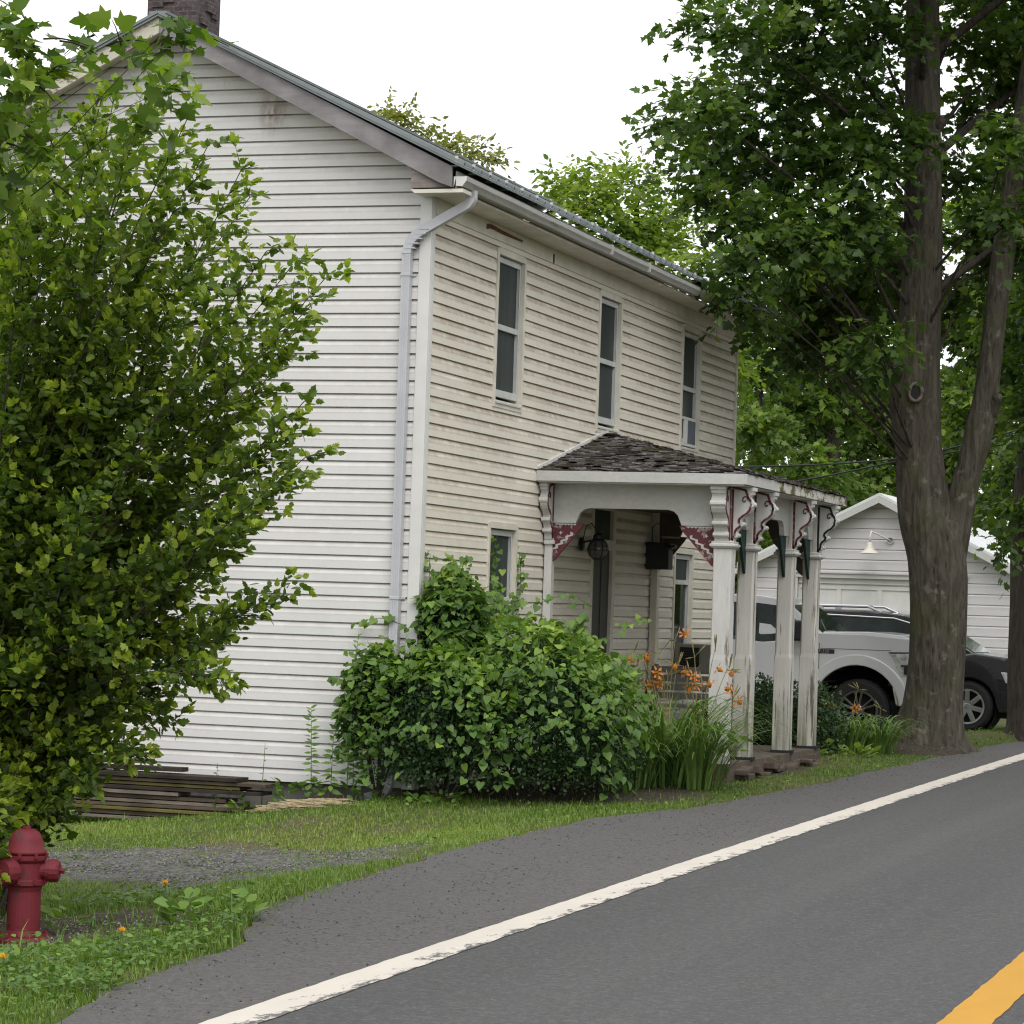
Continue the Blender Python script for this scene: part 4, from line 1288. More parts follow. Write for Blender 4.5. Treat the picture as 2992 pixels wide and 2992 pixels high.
# ================================================================== VEHICLES
def wheel(parent, x, y, z, r, w, rim, spokes, twin, rim_r, side=-1):
    """tyre with a tread shoulder, rim dish and spokes; the outside faces -Y"""
    wh = bpy.data.objects.new('wheel', None); COL.objects.link(wh); wh.parent = parent; wh.location = Vector((x, y, z)) - parent.location
    mb = MB()
    prof = [(rim_r, .0), (rim_r + .02, -.008), (r - .05, -.012), (r - .02, .01), (r, .04), (r, w - .04), (r - .02, w - .01), (rim_r, w)]
    mb.lathe(prof, (x, y, z), 'Y', 36)
    mb.lathe([(rim_r, .0), (rim_r - .03, .06), (rim_r - .03, w)], (x, y, z), 'Y', 36)
    for k in range(48):
        a = 2 * pi * k / 48
        mb.obox((x + (r + .003) * cos(a), y + w / 2, z + (r + .003) * sin(a)), Vector((-sin(a), 0, cos(a))) * .016, (0, w * .38, 0), Vector((cos(a), 0, sin(a))) * .007)
    mb.build('tyre', M['rubber'], wh, smooth=False)
    m2 = MB()
    m2.lathe([(rim_r + .008, -.010), (rim_r + .006, -.016), (rim_r - .018, -.012), (rim_r - .03, .03), (rim_r - .02, .05)], (x, y, z), 'Y', 36)
    m2.lathe([(0, -.004), (.05, -.004), (.075, .012), (.08, .05)], (x, y, z), 'Y', 20)
    for k in range(spokes):
        for off in ((-.11, .11) if twin else (0,)):
            a = 2 * pi * k / spokes + pi / 2 + off
            a2 = 2 * pi * k / spokes + pi / 2 + off * 1.7
            p0 = Vector((x + .05 * cos(a), y + .012, z + .05 * sin(a))); p1 = Vector((x + (rim_r - .015) * cos(a2), y + .0, z + (rim_r - .015) * sin(a2)))
            dd = (p1 - p0) / 2; t = dd.cross(Vector((0, 1, 0))).normalized()
            m2.obox((p0 + p1) / 2, dd, t * (.013 if twin else .036), (0, .014, 0))
    m2.build('rim', rim, wh, bevel=.004)
    m3 = MB(); m3.lathe([(0, .09), (rim_r - .03, .09)], (x, y, z), 'Y', 24)
    m3.build('brake_disc', M['dark_in'], wh)
    return wh

def car_shell(name, parent, side, y0, y1, mat, bevel):
    mb = MB(); mb.prism(side, 'Y', y0, y1)
    return mb.build(name, mat, parent, bevel=bevel, seg=3, smooth=False)

def cab(mb, prof, zbelt, y0, y1, k):
    """greenhouse whose sides lean inward with height"""
    n = len(prof)
    v = [(x, y0 + max(0, z - zbelt) * k, z) for x, z in prof] + [(x, y1 - max(0, z - zbelt) * k, z) for x, z in prof]
    mb.add(v, [tuple(range(n)), tuple(range(2 * n - 1, n - 1, -1))] + [(i, (i + 1) % n, n + (i + 1) % n, n + i) for i in range(n)])
def side_glass(poly, zbelt, y0, k, off):
    return [(x, y0 + max(0, z - zbelt) * k - off, z) for x, z in poly]
def plate(name, mat, parent, poly, zbelt, y0, k, off, th=.012):
    a = side_glass(poly, zbelt, y0, k, off); b = [(x, y + th, z) for x, y, z in a]
    n = len(a); mb = MB()
    mb.add(a + b, [tuple(range(n)), tuple(range(2 * n - 1, n - 1, -1))] + [(i, (i + 1) % n, n + (i + 1) % n, n + i) for i in range(n)])
    return mb.build(name, mat, parent)

TY = 13.05
truck = empty('pickup_truck', (0, TY, .04), 'silver four door pickup truck parked in the driveway beyond the porch', 'pickup truck')
archf = arc(1.50, .47, .59, 8, 172, 14)
archr = arc(-2.18, .47, .57, 8, 172, 14)
body = [(2.10, .56), (2.46, .60), (2.50, .80), (2.49, 1.18), (2.42, 1.34), (2.18, 1.435), (1.6, 1.475), (.98, 1.475), (.86, 1.40), (.20, 1.33), (-1.10, 1.38), (-1.10, 1.42), (-3.36, 1.42), (-3.40, .85), (-2.80, .56)]
side = body[:-1] + [(-2.80, .56)] + [(x, z) for x, z in reversed(archr)] + [(.88, .50)] + [(x, z) for x, z in reversed(archf)]
side = body[:-1] + [(-3.38, .62)] + [p for p in reversed(archr)] + [p for p in reversed(archf)]
car_shell('body', truck, side, TY, TY + 2.02, M['silver'], .045)
mb = MB(); mb.prism([(.96, 1.44), (.99, 1.495), (1.6, 1.515), (2.10, 1.475), (2.34, 1.39), (2.40, 1.33), (2.2, 1.30)], 'Y', TY + .13, TY + 1.89)
mb.build('hood', M['silver'], truck, bevel=.05, seg=3)
mb = MB(); mb.box(.99, 1.96, TY - .002, TY + .02, 1.268, 1.275); mb.box(-1.05, .97, TY - .002, TY + .02, .80, .806)
mb.build('crease_shade', M['dark_in'], truck)  # thin dark strips paint the shade line of the creases
mb = MB()
prof = [(-1.12, 1.36), (1.02, 1.46), (.52, 1.86), (.40, 1.925), (.10, 1.965), (-.55, 1.975), (-.98, 1.93), (-1.14, 1.75)]
cab(mb, prof, 1.36, TY + .015, TY + 2.005, .24)
mb.build('cab', M['silver'], truck, bevel=.03, seg=3)
plate('side_window', M['carglass'], truck, [(.09, 1.35), (.20, 1.31), (.62, 1.31), (.72, 1.385), (.86, 1.42), (.83, 1.47), (.50, 1.76), (.37, 1.83), (.06, 1.86)], 1.36, TY + .015, .24, .006)
plate('side_window', M['carglass'], truck, [(-.95, 1.42), (-.03, 1.40), (-.06, 1.86), (-.60, 1.87), (-.88, 1.83), (-.99, 1.70)], 1.36, TY + .015, .24, .006)
mb = MB()
a, b = Vector((1.0, 0, 1.475)), Vector((.545, 0, 1.84))
n_ = Vector((.63, 0, .78))
mb.face([tuple(Vector((a.x, TY + .10, a.z)) + n_ * .008), tuple(Vector((a.x, TY + 1.92, a.z)) + n_ * .008), tuple(Vector((b.x, TY + 1.83, b.z)) + n_ * .008), tuple(Vector((b.x, TY + .19, b.z)) + n_ * .008)])
mb.build('windscreen', M['carglass'], truck, fixn=False)
mb = MB(); mb.tube([(.96, TY + .3, 1.50), (.99, TY + .95, 1.50)], .012, 6); mb.tube([(.97, TY + .45, 1.50), (.80, TY + .9, 1.66)], .008, 6)
mb.build('wiper', M['black'], truck)
mb = MB()
mb.prism([(x, z) for x, z in arc(1.50, .47, .735, 8, 172, 18)] + [(x, z) for x, z in reversed(arc(1.50, .47, .592, 6, 174, 18))], 'Y', TY - .028, TY + .25)
mb.build('fender_flare', M['silver'], truck, bevel=.014)
mb = MB()
mb.prism([(x, z) for x, z in arc(-2.18, .47, .70, 8, 172, 18)] + [(x, z) for x, z in reversed(arc(-2.18, .47, .572, 6, 174, 18))], 'Y', TY - .028, TY + .25)
mb.build('fender_flare', M['silver'], truck, bevel=.014)
for xx in (1.50, -2.18):
    mb = MB(); mb.lathe([(.588, .02), (.588, .9)], (xx, TY, .47), 'Y', 40)
    mb.lathe([(0, .9), (.588, .9)], (xx, TY, .47), 'Y', 40)
    mb.build('wheel_well', M['dark_in'], truck, fixn=False)
mb = MB(); mb.box(-3.3, 2.3, TY + .15, TY + 1.87, .38, .60)
mb.build('chassis', M['dark_in'], truck)
mb = MB(); mb.prism([(1.94, 1.235), (2.36, 1.25), (2.44, 1.16), (2.44, .95), (2.10, .935), (2.03, 1.06), (2.02, 1.13)], 'Y', TY - .012, TY + .30)
hl = mb.build('headlight', M['headlamp'], truck, bevel=.012)
mb = MB(); mb.prism([(1.925, 1.25), (2.36, 1.265), (2.36, 1.25), (1.95, 1.232)], 'Y', TY - .016, TY + .1); mb.box(2.10, 2.36, TY - .016, TY - .010, 1.06, 1.085); mb.box(2.14, 2.2, TY - .016, TY - .01, .96, 1.06)
mb.build('lamp_bezel', M['black'], hl)
mb = MB(); mb.box(2.47, 2.52, TY + .32, TY + 1.70, .86, 1.26)
mb.build('grille', M['chrome'], truck, bevel=.01)
mb = MB(); mb.prism([(1.98, .80), (2.56, .80), (2.60, .72), (2.56, .52), (2.04, .53)], 'Y', TY + .0, TY + 2.02)
mb.build('bumper', M['chrome'], truck, bevel=.03)
mb = MB(); mb.box(1.93, 2.50, TY + .004, TY + 2.0, .80, .838)
mb.build('bumper_gap', M['black'], truck)
mb = MB()
mb.box(.60, .86, TY - .27, TY - .06, 1.36, 1.64)
mi = mb.build('door_mirror', M['black'], truck, bevel=.05, seg=3)
mb = MB(); mb.box(.64, .80, TY - .10, TY + .05, 1.40, 1.46)
mb.build('mirror_arm', M['black'], mi)
mb = MB(); mb.box(-.16, .06, TY - .03, TY - .008, 1.225, 1.262)
mb.build('door_handle', M['chrome'], truck, bevel=.008)
mb = MB()
for xx in (-1.08, .0, .98):
    mb.box(xx - .004, xx + .004, TY - .0025, TY + .02, .62, 1.34)
mb.build('door_gap', M['dark_in'], truck)
mb = MB(); mb.box(.90, 1.19, TY - .010, TY + .01, 1.205, 1.262)
bd = mb.build('fender_badge', M['badge'], truck, bevel=.004)
cu = bpy.data.curves.new('badge_text', 'FONT'); cu.body = 'F-150'; cu.size = .062; cu.extrude = .002; cu.align_x = 'CENTER'; cu.align_y = 'CENTER'
cu.materials.append(M['chrome'])
tmp = bpy.data.objects.new('badge_text', cu)
tme = bpy.data.meshes.new_from_object(tmp); bpy.data.objects.remove(tmp)
tme.transform(Matrix.Translation((1.045, TY - .0125, 1.233)) @ Matrix.Rotation(pi / 2, 4, 'X'))
link('badge_text', tme, None, bd)
mb = MB(); mb.lathe([(0, 0), (.012, 0)], (.66, TY - .0, 0), 'Y', 6)
for xx, rr in ((1.53, .415), (-2.18, .415)):
    wheel(truck, xx, TY + .02, .04 + rr, rr, .27, M['alloy_dark'], 6, True, .262)

SY = 18.5
suv = empty('sport_utility_vehicle', (1, SY, .02), 'dark grey sport utility vehicle with roof rails parked behind the silver pickup', 'car')
AF, AR = arc(2.12, .40, .44, 5, 175, 14), arc(-.70, .40, .44, 5, 175, 14)
sbody = [(2.60, .32), (2.98, .36), (3.05, .60), (3.02, .90), (2.95, 1.06), (2.7, 1.17), (2.2, 1.22), (1.75, 1.14), (-1.60, 1.16), (-1.78, 1.05), (-1.82, .5), (-1.6, .32)]
sside = sbody + [p for p in reversed(AR)] + [p for p in reversed(AF)]
car_shell('body', suv, sside, SY, SY + 1.95, M['darkcar'], .05)
mb = MB()
prof = [(-1.72, 1.12), (2.25, 1.18), (1.50, 1.64), (1.10, 1.76), (.50, 1.82), (-1.0, 1.82), (-1.5, 1.75)]
cab(mb, prof, 1.12, SY + .02, SY + 1.93, .22)
mb.build('cab', M['darkcar'], suv, bevel=.035, seg=3)
for poly in ([(.25, 1.18), (1.75, 1.21), (1.28, 1.58), (.90, 1.67), (.28, 1.69)], [(-.85, 1.18), (.12, 1.18), (.15, 1.69), (-.8, 1.69)], [(-1.55, 1.2), (-.95, 1.18), (-.9, 1.68), (-1.35, 1.62)]):
    plate('side_window', M['carglass'], suv, poly, 1.12, SY + .02, .22, .006)
mb = MB(); n_ = Vector((.55, 0, .83))
mb.face([tuple(Vector(p) + n_ * .01) for p in ((2.19, SY + .10, 1.22), (2.19, SY + 1.85, 1.22), (1.53, SY + 1.76, 1.625), (1.53, SY + .19, 1.625))])
mb.build('windscreen', M['carglass'], suv, fixn=False)
for yy_ in (SY + .27, SY + 1.66):
    mb = MB(); mb.tube([(-1.25, yy_, 1.80), (-1.1, yy_, 1.87), (.5, yy_, 1.88), (.72, yy_, 1.79)], .022, 8); mb.box(-.3, -.2, yy_ - .02, yy_ + .02, 1.79, 1.87)
    mb.build('roof_rail', M['chrome'], suv)
mb = MB(); mb.tube([(-.5, SY + .27, 1.88), (-.5, SY + 1.66, 1.88)], .02, 8); mb.tube([(.3, SY + .27, 1.88), (.3, SY + 1.66, 1.88)], .02, 8)
mb.build('cross_bar', M['black'], suv)
mb = MB(); mb.box(1.62, 1.82, SY - .22, SY - .02, 1.18, 1.34)
mb.build('door_mirror', M['darkcar'], suv, bevel=.04, seg=3)
mb = MB(); mb.prism([(2.62, .95), (2.98, .92), (3.0, .76), (2.70, .78)], 'Y', SY - .006, SY + .25)
mb.build('headlight', M['headlamp'], suv, bevel=.01)
mb = MB(); mb.tube([(-1.45, SY + .135, 1.715), (-.2, SY + .128, 1.735), (.95, SY + .135, 1.705), (1.35, SY + .115, 1.60), (1.85, SY + .03, 1.23)], .014, 6); mb.tube([(-1.6, SY + .012, 1.165), (1.85, SY + .012, 1.205)], .012, 6)
mb.build('highlight_strip', M['chrome'], suv)  # bright strips added to draw the highlight along roof edge and belt
for xx in (2.12, -.70):
    mb = MB(); mb.lathe([(.438, .02), (.438, .8)], (xx, SY, .40), 'Y', 36); mb.lathe([(0, .8), (.438, .8)], (xx, SY, .40), 'Y', 36)
    mb.build('wheel_well', M['dark_in'], suv, fixn=False)
    wheel(suv, xx, SY + .02, .02 + .385, .385, .24, M['alloy'], 7, False, .262)
mb = MB(); mb.box(-1.6, 2.8, SY + .15, SY + 1.8, .24, .40)
mb.build('chassis', M['dark_in'], suv)

# ================================================================== TREES AND PLANTS
def path_point(path, z):
    for (a, ra), (b, rb) in zip(path[:-1], path[1:]):
        if a[2] <= z <= b[2]:
            t = (z - a[2]) / (b[2] - a[2])
            return Vector(a).lerp(Vector(b), t), ra + (rb - ra) * t
    return (Vector(path[-1][0]), path[-1][1]) if z > path[-1][0][2] else (Vector(path[0][0]), path[0][1])

def smooth_path(path, n=40):
    """Catmull-Rom through (point, radius) keys"""
    P = [np.array([*p, r]) for p, r in path]
    P = [2 * P[0] - P[1]] + P + [2 * P[-1] - P[-2]]
    out = []
    seg = len(P) - 3
    for i in range(seg):
        a, b, c, d = P[i:i + 4]
        m = max(3, n // seg)
        for k in range(m):
            t = k / m
            out.append(0.5 * ((2 * b) + (c - a) * t + (2 * a - 5 * b + 4 * c - d) * t * t + (3 * b - a - 3 * c + d) * t ** 3))
    out.append(P[-2])
    return [tuple(q[:3]) for q in out], [max(.004, q[3]) for q in out]

def bark_trunk(mb, path, n=18, rough=.05, lobes=0, seed=0):
    """tapered trunk with a fluted, lumpy skin"""
    pts, rad = smooth_path(path, 46)
    i0 = len(mb.v)
    mb.tube(pts, rad, n)
    rr = random.Random(seed)
    ph = [rr.uniform(0, 6.28) for _ in range(6)]
    m = len(pts)
    for k in range(m):
        c = Vector(pts[k])
        for j in range(n):
            a = 2 * pi * j / n
            q = Vector(mb.v[i0 + k * n + j])
            f = 1 + rough * (sin(3 * a + ph[0] + k * .25) + .7 * sin(5 * a + ph[1] - k * .3) + .5 * sin(9 * a + k * .7 + ph[2]))
            if lobes and k < m * .22:
                f += .22 * (1 - k / (m * .22)) ** 2 * sin(lobes * a + ph[3])
            mb.v[i0 + k * n + j] = tuple(c + (q - c) * f)

def crown(name, parent, clumps, center, kind, mat, size, dens, per, slen, limbs=None, twigmat=None, base=.28, flat=.6, droop=.3, bright=.12, wide=1.0, trunkpath=None, thin=1.0, spread=0.9):
    L = Leaves(); tw = MB()
    ctr = np.array(center, float)
    for (cx, cy, cz, r) in clumps:
        c = np.array([cx, cy, cz])
        if trunkpath is not None:
            q, qr = path_point(trunkpath, cz - .9 - .35 * sqrt((cx - ctr[0]) ** 2 + (cy - ctr[1]) ** 2))
            q = np.array(q)
            mid = (q + c) / 2 + np.array([0, 0, .12]) + NR.normal(0, .12, 3)
            rad = max(.010 if thin > .3 else .003, min(.042, .042 * r * thin))
            tw.tube([q, q * .6 + mid * .4, mid, mid * .4 + c * .6, c], [rad * 1.6, rad * 1.3, rad, rad * .7, rad * .4], 6, cap=False)
        n = int(dens * r * r)
        cb = NR.normal(0, .07)
        for _ in range(n):
            v = unit(NR.normal(0, 1, 3)); rr = r * NR.random() ** .42
            p = c + v * rr * np.array([1.12, 1.12, .82])
            out = unit(p - ctr)
            u = unit(out * .5 + v * spread + NR.normal(0, .45, 3) + np.array([0, 0, .05]))
            u[2] *= .55
            t = base + cb + .10 * v[2] + .10 * (rr / r - .7)  # sunlight painted into the tint: upper and outer leaves lighter
            if NR.random() < bright: t += NR.uniform(.15, .42)  # young growth and sunlit sprays tinted brighter
            spray(L, p - u * slen * .4, u, slen * NR.uniform(.6, 1.2), max(3, int(per * NR.uniform(.7, 1.2))), size, t, flat, droop, tw if NR.random() < .30 else None, .006 * (1 if size < .16 else 1.6))
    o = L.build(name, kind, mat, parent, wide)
    if tw.v: tw.build('branches', twigmat or M['twig'], parent, fixn=False, smooth=True)
    return o

MAPLE1 = [(0.01,9.34,9.10,0.33),(0.79,8.93,8.79,0.52),(1.22,10.57,9.18,0.74),(2.16,9.65,8.89,0.59),(0.31,8.61,7.83,0.55),(0.66,10.44,8.29,0.74),(0.96,13.19,8.86,0.87),(-0.97,11.96,8.22,0.30),(-0.41,11.98,7.74,0.53),(0.14,9.39,6.91,0.33),(0.59,11.14,7.52,0.76),(1.70,10.17,7.41,0.73),(0.64,9.31,6.63,0.42),(1.33,9.21,6.41,0.65),(1.96,9.97,6.58,0.66),(.72,8.6,5.72,.28),(.85,8.3,5.98,.28),(.95,9.0,6.25,.32),(.68,9.3,5.50,.26),(.70,10.2,5.38,.24),(0.43,12.65,6.11,0.64),(1.26,12.82,6.06,0.78),(1.01,12.72,5.40,0.57),(2.26,10.01,5.13,0.40),(0.63,12.4,5.40,0.30),(2.89,12.31,9.48,0.63),(3.28,12.99,9.12,0.56),(2.80,13.48,8.65,0.50),(2.59,13.58,7.73,0.43),(3.81,9.89,7.65,0.39),(2.96,12.92,6.83,0.42),(2.76,12.92,6.03,0.42),(3.37,12.65,6.50,0.41),(3.89,10.42,6.75,0.39),(0.85,10.81,10.41,1.02),(2.50,9.37,10.19,0.97),(3.10,13.91,11.05,1.09),(4.20,13.98,9.43,1.08),(4.43,12.49,7.39,1.03),(2.04,10.70,7.77,0.60),(1.70,13.47,6.64,0.58),(1.5,12.2,12.2,1.5),(3.4,10.6,11.9,1.5),(4.9,11.4,10.6,1.3)]
mt = empty('maple_tree', (2.62, 11.85, .12), 'large maple forking into two stems, with a knot hole, on the verge past the porch', 'tree')
tp = [((2.70, 11.92, -.15), .70), ((2.70, 11.88, .15), .52), ((2.76, 11.85, .6), .385), ((2.79, 11.83, 1.6), .36), ((2.75, 11.80, 2.5), .375), ((2.58, 11.76, 3.1), .345), ((2.49, 11.70, 3.9), .30), ((2.43, 11.66, 4.5), .335), ((2.43, 11.64, 4.75), .325), ((2.47, 11.61, 5.4), .275), ((2.50, 11.57, 6.6), .25), ((2.46, 11.48, 8.4), .225), ((2.43, 11.42, 10), .20), ((2.4, 11.4, 13), .08)]
tp2 = [((2.70, 11.85, 1.9), .30), ((2.86, 11.86, 2.6), .27), ((3.02, 11.88, 3.2), .20), ((3.14, 11.9, 3.7), .175), ((3.24, 11.9, 4.2), .185), ((3.30, 11.9, 4.6), .16), ((3.40, 11.9, 5.6), .145), ((3.48, 11.9, 6.4), .15), ((3.62, 11.9, 7.66), .12), ((3.85, 11.9, 10), .08)]
mb = MB(); bark_trunk(mb, tp, 26, .028, 5, 3); bark_trunk(mb, tp2, 16, .03, 0, 5)
mb.tube([(3.3, 11.9, 4.3), (3.42, 11.87, 4.42), (3.47, 11.8, 4.56), (3.49, 11.75, 4.6)], [.10, .085, .06, .055], 9)
mb.tube([(2.52, 11.56, 7.9), (2.66, 11.42, 8.05), (2.74, 11.36, 8.12)], [.08, .06, .05], 8)
tr = mb.build('trunk', M['bark'], mt, smooth=True)
mb = MB()
kc = Vector((2.50, 11.315, 4.60)); kd = Vector((.32, -.95, 0)).normalized(); ks = Vector((.95, .32, 0)).normalized()
ring = [kc + ks * .082 * cos(a) + Vector((0, 0, .112 * sin(a))) + kd * (.012 + .006 * sin(3 * a)) for a in [2 * pi * i / 18 for i in range(19)]]
mb.tube(ring, [.022 + .005 * sin(i * 1.7) for i in range(19)], 8, cap=False)
kh = mb.build('knot_hole', simple('knot_callus', (.125, .104, .078), .9, var=.3, scale=14), tr, smooth=True)
mb = MB(); mb.face([kc + ks * .085 * cos(a) + Vector((0, 0, .115 * sin(a))) + kd * .010 for a in [2 * pi * i / 16 for i in range(16)]])
mb.build('hollow', M['dark_in'], kh, fixn=False)
crown('crown', mt, MAPLE1, (2.6, 11.7, 7.5), 'maple', M['leaf_maple'], .128, 255, 7, .55, trunkpath=tp, twigmat=M['bark_dark'], base=.23, bright=.16)

MAPLE2 = [(3.05,15.80,5.26,0.34),(2.86,17.09,3.97,0.36),(2.60,16.88,3.41,0.24),(3.27,15.67,3.30,0.34),(3.09,15.23,2.83,0.20),(3.31,15.97,6.04,0.68),(3.78,15.46,4.86,0.67),(3.94,14.30,6.95,0.87),(3.50,14.72,8.12,0.73),(4.22,17.06,9.26,1.16),(3.87,14.67,10.09,1.14),(3.48,14.76,4.22,0.25),(4.3,16.5,7.4,1.2),(3.2,17.4,8.2,1.0),(3.6,16.2,11.3,1.4)]
mt2 = empty('maple_tree', (3.50, 16.3, .1), 'dark trunked maple at the right edge of the picture, last tree along the verge', 'tree')
tpb = [((3.46, 16.3, -.1), .56), ((3.48, 16.3, .2), .46), ((3.42, 16.3, .8), .385), ((3.43, 16.28, 2), .37), ((3.43, 16.26, 3.2), .36), ((3.46, 16.25, 5), .33), ((3.6, 16.2, 8), .25), ((3.6, 16.2, 12), .08)]
mb = MB(); bark_trunk(mb, tpb, 22, .03, 6, 9)
mb.build('trunk', M['bark_dark'], mt2, smooth=True)
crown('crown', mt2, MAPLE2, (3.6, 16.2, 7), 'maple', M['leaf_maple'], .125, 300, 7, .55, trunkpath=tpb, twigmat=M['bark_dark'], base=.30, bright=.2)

def bgtree(name, label, base, path, clumps, mat, size, dens, per, b, bright, group='trees beyond the house', kind='maple', **kw):
    t = empty(name, base, label, 'tree', group)
    mb = MB(); bark_trunk(mb, path, 12, .03, 0, len(clumps))
    mb.build('trunk', M['bark_dark'], t, smooth=True)
    crown('crown', t, clumps, (path[-1][0][0], path[-1][0][1], path[-1][0][2] - 1.5), kind, mat, size, dens, per, .6, trunkpath=path, twigmat=M['bark_dark'], base=b, bright=bright, **kw)
    return t
BGA = [(-6.21,23.48,9.15,0.43),(-5.08,22.04,9.01,0.55),(-4.82,23.45,9.36,0.52),(-4.28,23.32,8.72,0.56),(-4.80,22.48,8.42,0.65),(-4.60,25.00,8.62,0.54),(-3.16,22.27,7.82,0.41),(-4.36,23.01,8.02,0.56),(-5.13,21.63,8.49,0.41),(-5.10,23.94,7.67,0.57),(-3.55,22.59,7.31,0.55),(-5.89,22.16,9.18,0.19),(-4.4,23.4,6.4,.9),(-5.6,23.6,6.8,.8),(-3.5,24,6.2,.8)]
bgtree('walnut_tree', 'light green walnut tree rising behind the middle of the metal roof', (-4.8, 23.4, 0), [((-4.8, 23.4, -.1), .3), ((-4.8, 23.4, 3), .22), ((-4.75, 23.4, 6), .15), ((-4.7, 23.2, 9), .04)], BGA, M['leaf_bg'], .14, 250, 9, .52, .3, kind='oval', wide=1.1)
BGB = [(-11.42,28.11,11.52,0.30),(-10.46,27.09,11.02,0.36),(-10.00,28.00,10.87,0.34),(-9.84,29.15,10.88,0.36),(-8.75,26.99,10.45,0.20),(-9.78,26.53,10.29,0.42),(-10.56,26.76,11.23,0.28),(-10.2,27.6,9.4,.8),(-9.3,27.8,9.2,.7)]
bgtree('locust_tree', 'thin olive brown tree top showing above the roof slope', (-10, 27.6, 0), [((-10, 27.6, -.1), .28), ((-10, 27.6, 5), .18), ((-10.1, 27.6, 8.5), .11), ((-10.0, 27.6, 10.8), .03)], BGB, M['leaf_olive'], .13, 330, 8, .45, .25, kind='oval', thin=.6)
BGC1 = [(-6.91,41.10,9.28,0.76),(-6.38,40.70,7.71,0.88),(-6.24,39.21,6.09,0.74),(-6.53,39.55,4.87,0.70),(-6.31,39.12,3.63,0.75),(-6.60,40.15,2.52,0.70),(-5.23,40.76,5.09,0.85),(-6.97,40.99,3.67,0.75),(-6.6,40.5,1.5,.7)]
bgtree('hickory_tree', 'leafy tree standing left of the garage, behind the far corner of the house', (-6.6, 40.8, 0), [((-6.6, 40.8, -.1), .25), ((-6.6, 40.8, 4), .18), ((-6.6, 40.8, 9), .05)], BGC1, M['leaf_bg'], .17, 190, 8, .30, .2)
BGC2 = [(-6.42,46.04,9.03,1.09),(-6.43,46.35,7.15,1.23),(-5.55,45.60,10.60,1.08),(-6.00,46.59,4.99,1.0),(-6.19,44.36,10.46,1.03),(-6.61,45.49,6.92,0.9),(-5.2,46.4,8.2,1.0)]
bgtree('oak_tree', 'dense dark tree behind the left slope of the garage roof', (-6, 46.5, 0), [((-6, 46.5, -.1), .3), ((-6, 46.5, 5), .22), ((-6, 46.5, 11), .05)], BGC2, M['leaf_bg'], .19, 130, 8, .22, .12)
BGC3 = [(-6.22,50.65,8.36,1.15),(-5.76,50.06,6.45,1.14),(-5.18,48.77,4.97,0.9),(-5.29,50.79,10.39,1.15),(-4.58,49.77,7.44,1.13),(-5.10,50.26,12.19,1.14),(-4.2,50.5,5.4,1.1),(-3.0,50.4,7.8,1.2),(-2.6,50.4,10.2,1.2),(-1.2,50.6,6.2,1.2),(-1.0,50.6,9.0,1.3)]
bgtree('oak_tree', 'dark crowned tree behind the garage, seen between the roof ridge and the maple trunk', (-4.2, 50.5, 0), [((-4.2, 50.5, -.1), .35), ((-4.2, 50.5, 5), .25), ((-4.2, 50.5, 12), .06)], BGC3, M['leaf_bg'], .20, 120, 8, .24, .14)
BGD = [(0.11,28.86,7.24,0.61),(0.39,28.58,5.80,0.60),(-0.03,29.54,4.95,0.45),(1.05,28.50,7.80,0.60),(0.92,29.52,6.90,0.61),(0.12,31.60,9.65,0.85),(0.52,29.24,5.0,0.45),(1.54,28.19,5.78,0.69),(.9,29.4,9.2,.9),(1.9,29.2,8.2,.9),(1.8,29,4.4,.5)]
bgtree('young_maple_tree', 'slender leafy tree seen in the gap between the two stems of the big maple', (-.25, 29.6, 0), [((-.25, 29.6, -.1), .14), ((-.2, 29.6, 4), .11), ((.3, 29.5, 7), .07), ((.6, 29.4, 9.5), .03)], BGD, M['leaf_bg'], .15, 210, 8, .32, .2)

def far_wood():
    L = Leaves()
    n = 26000
    x = NR.uniform(-75, 45, n); y = 84 + NR.normal(0, 4, n) + 8 * np.sin(x * .08)
    top = 11 + 2.5 * np.sin(x * .31) + 1.5 * np.sin(x * .83 + 1) + np.where(x < -14, -3.5, 0)
    z = NR.random(n) ** .8 * top + .2
    d = NR.normal(0, 1, (n, 3)); nn = NR.normal(0, .6, (n, 3)) + np.array([0, -.3, .8])
    tint = .22 + .12 * np.sin(x * .9) * np.sin(z * 1.1) + NR.normal(0, .1, n)
    L.many(np.stack([x, y, z], 1), d, nn, NR.uniform(.35, .75, n), tint)
    tag(L.build('far_wood', 'maple', M['leaf_bg']), kind='stuff')
far_wood()

# overhanging maple at the left edge, trunk just out of the picture
LM = [(2.98,-11.75,4.51,0.16),(2.67,-11.63,4.36,0.14),(2.06,-10.81,4.67,0.13),(2.84,-11.25,4.36,0.12),(2.12,-11.62,4.47,0.24),(2.18,-11.91,4.07,0.23),(2.28,-10.40,4.43,0.16),(1.96,-11.42,3.81,0.24),(2.67,-11.56,4.12,0.13),(2.02,-12.02,3.92,0.29),(1.94,-12.07,4.36,0.31),(2.32,-11.75,4.28,0.16),(1.5,-11.9,4.6,.5),(1.3,-11.6,5.2,.6),(1.0,-11.9,4.1,.5)]
lm = empty('overhanging_maple', (.95, -11.5, -.32), 'young maple whose lowest twigs hang into the top left corner', 'tree')
tpl = [((.95, -11.5, -.4), .12), ((.95, -11.5, 1.5), .09), ((1.0, -11.5, 3.5), .07), ((1.2, -11.5, 5.2), .03)]
mb = MB(); bark_trunk(mb, tpl, 10, .03, 0, 2); mb.build('trunk', M['bark_dark'], lm, smooth=True)
crown('crown', lm, LM, (1.2, -11.5, 4.4), 'maple', M['leaf_maple'], .105, 260, 5, .22, trunkpath=tpl, twigmat=M['bark_dark'], base=.44, bright=.3, thin=.2)

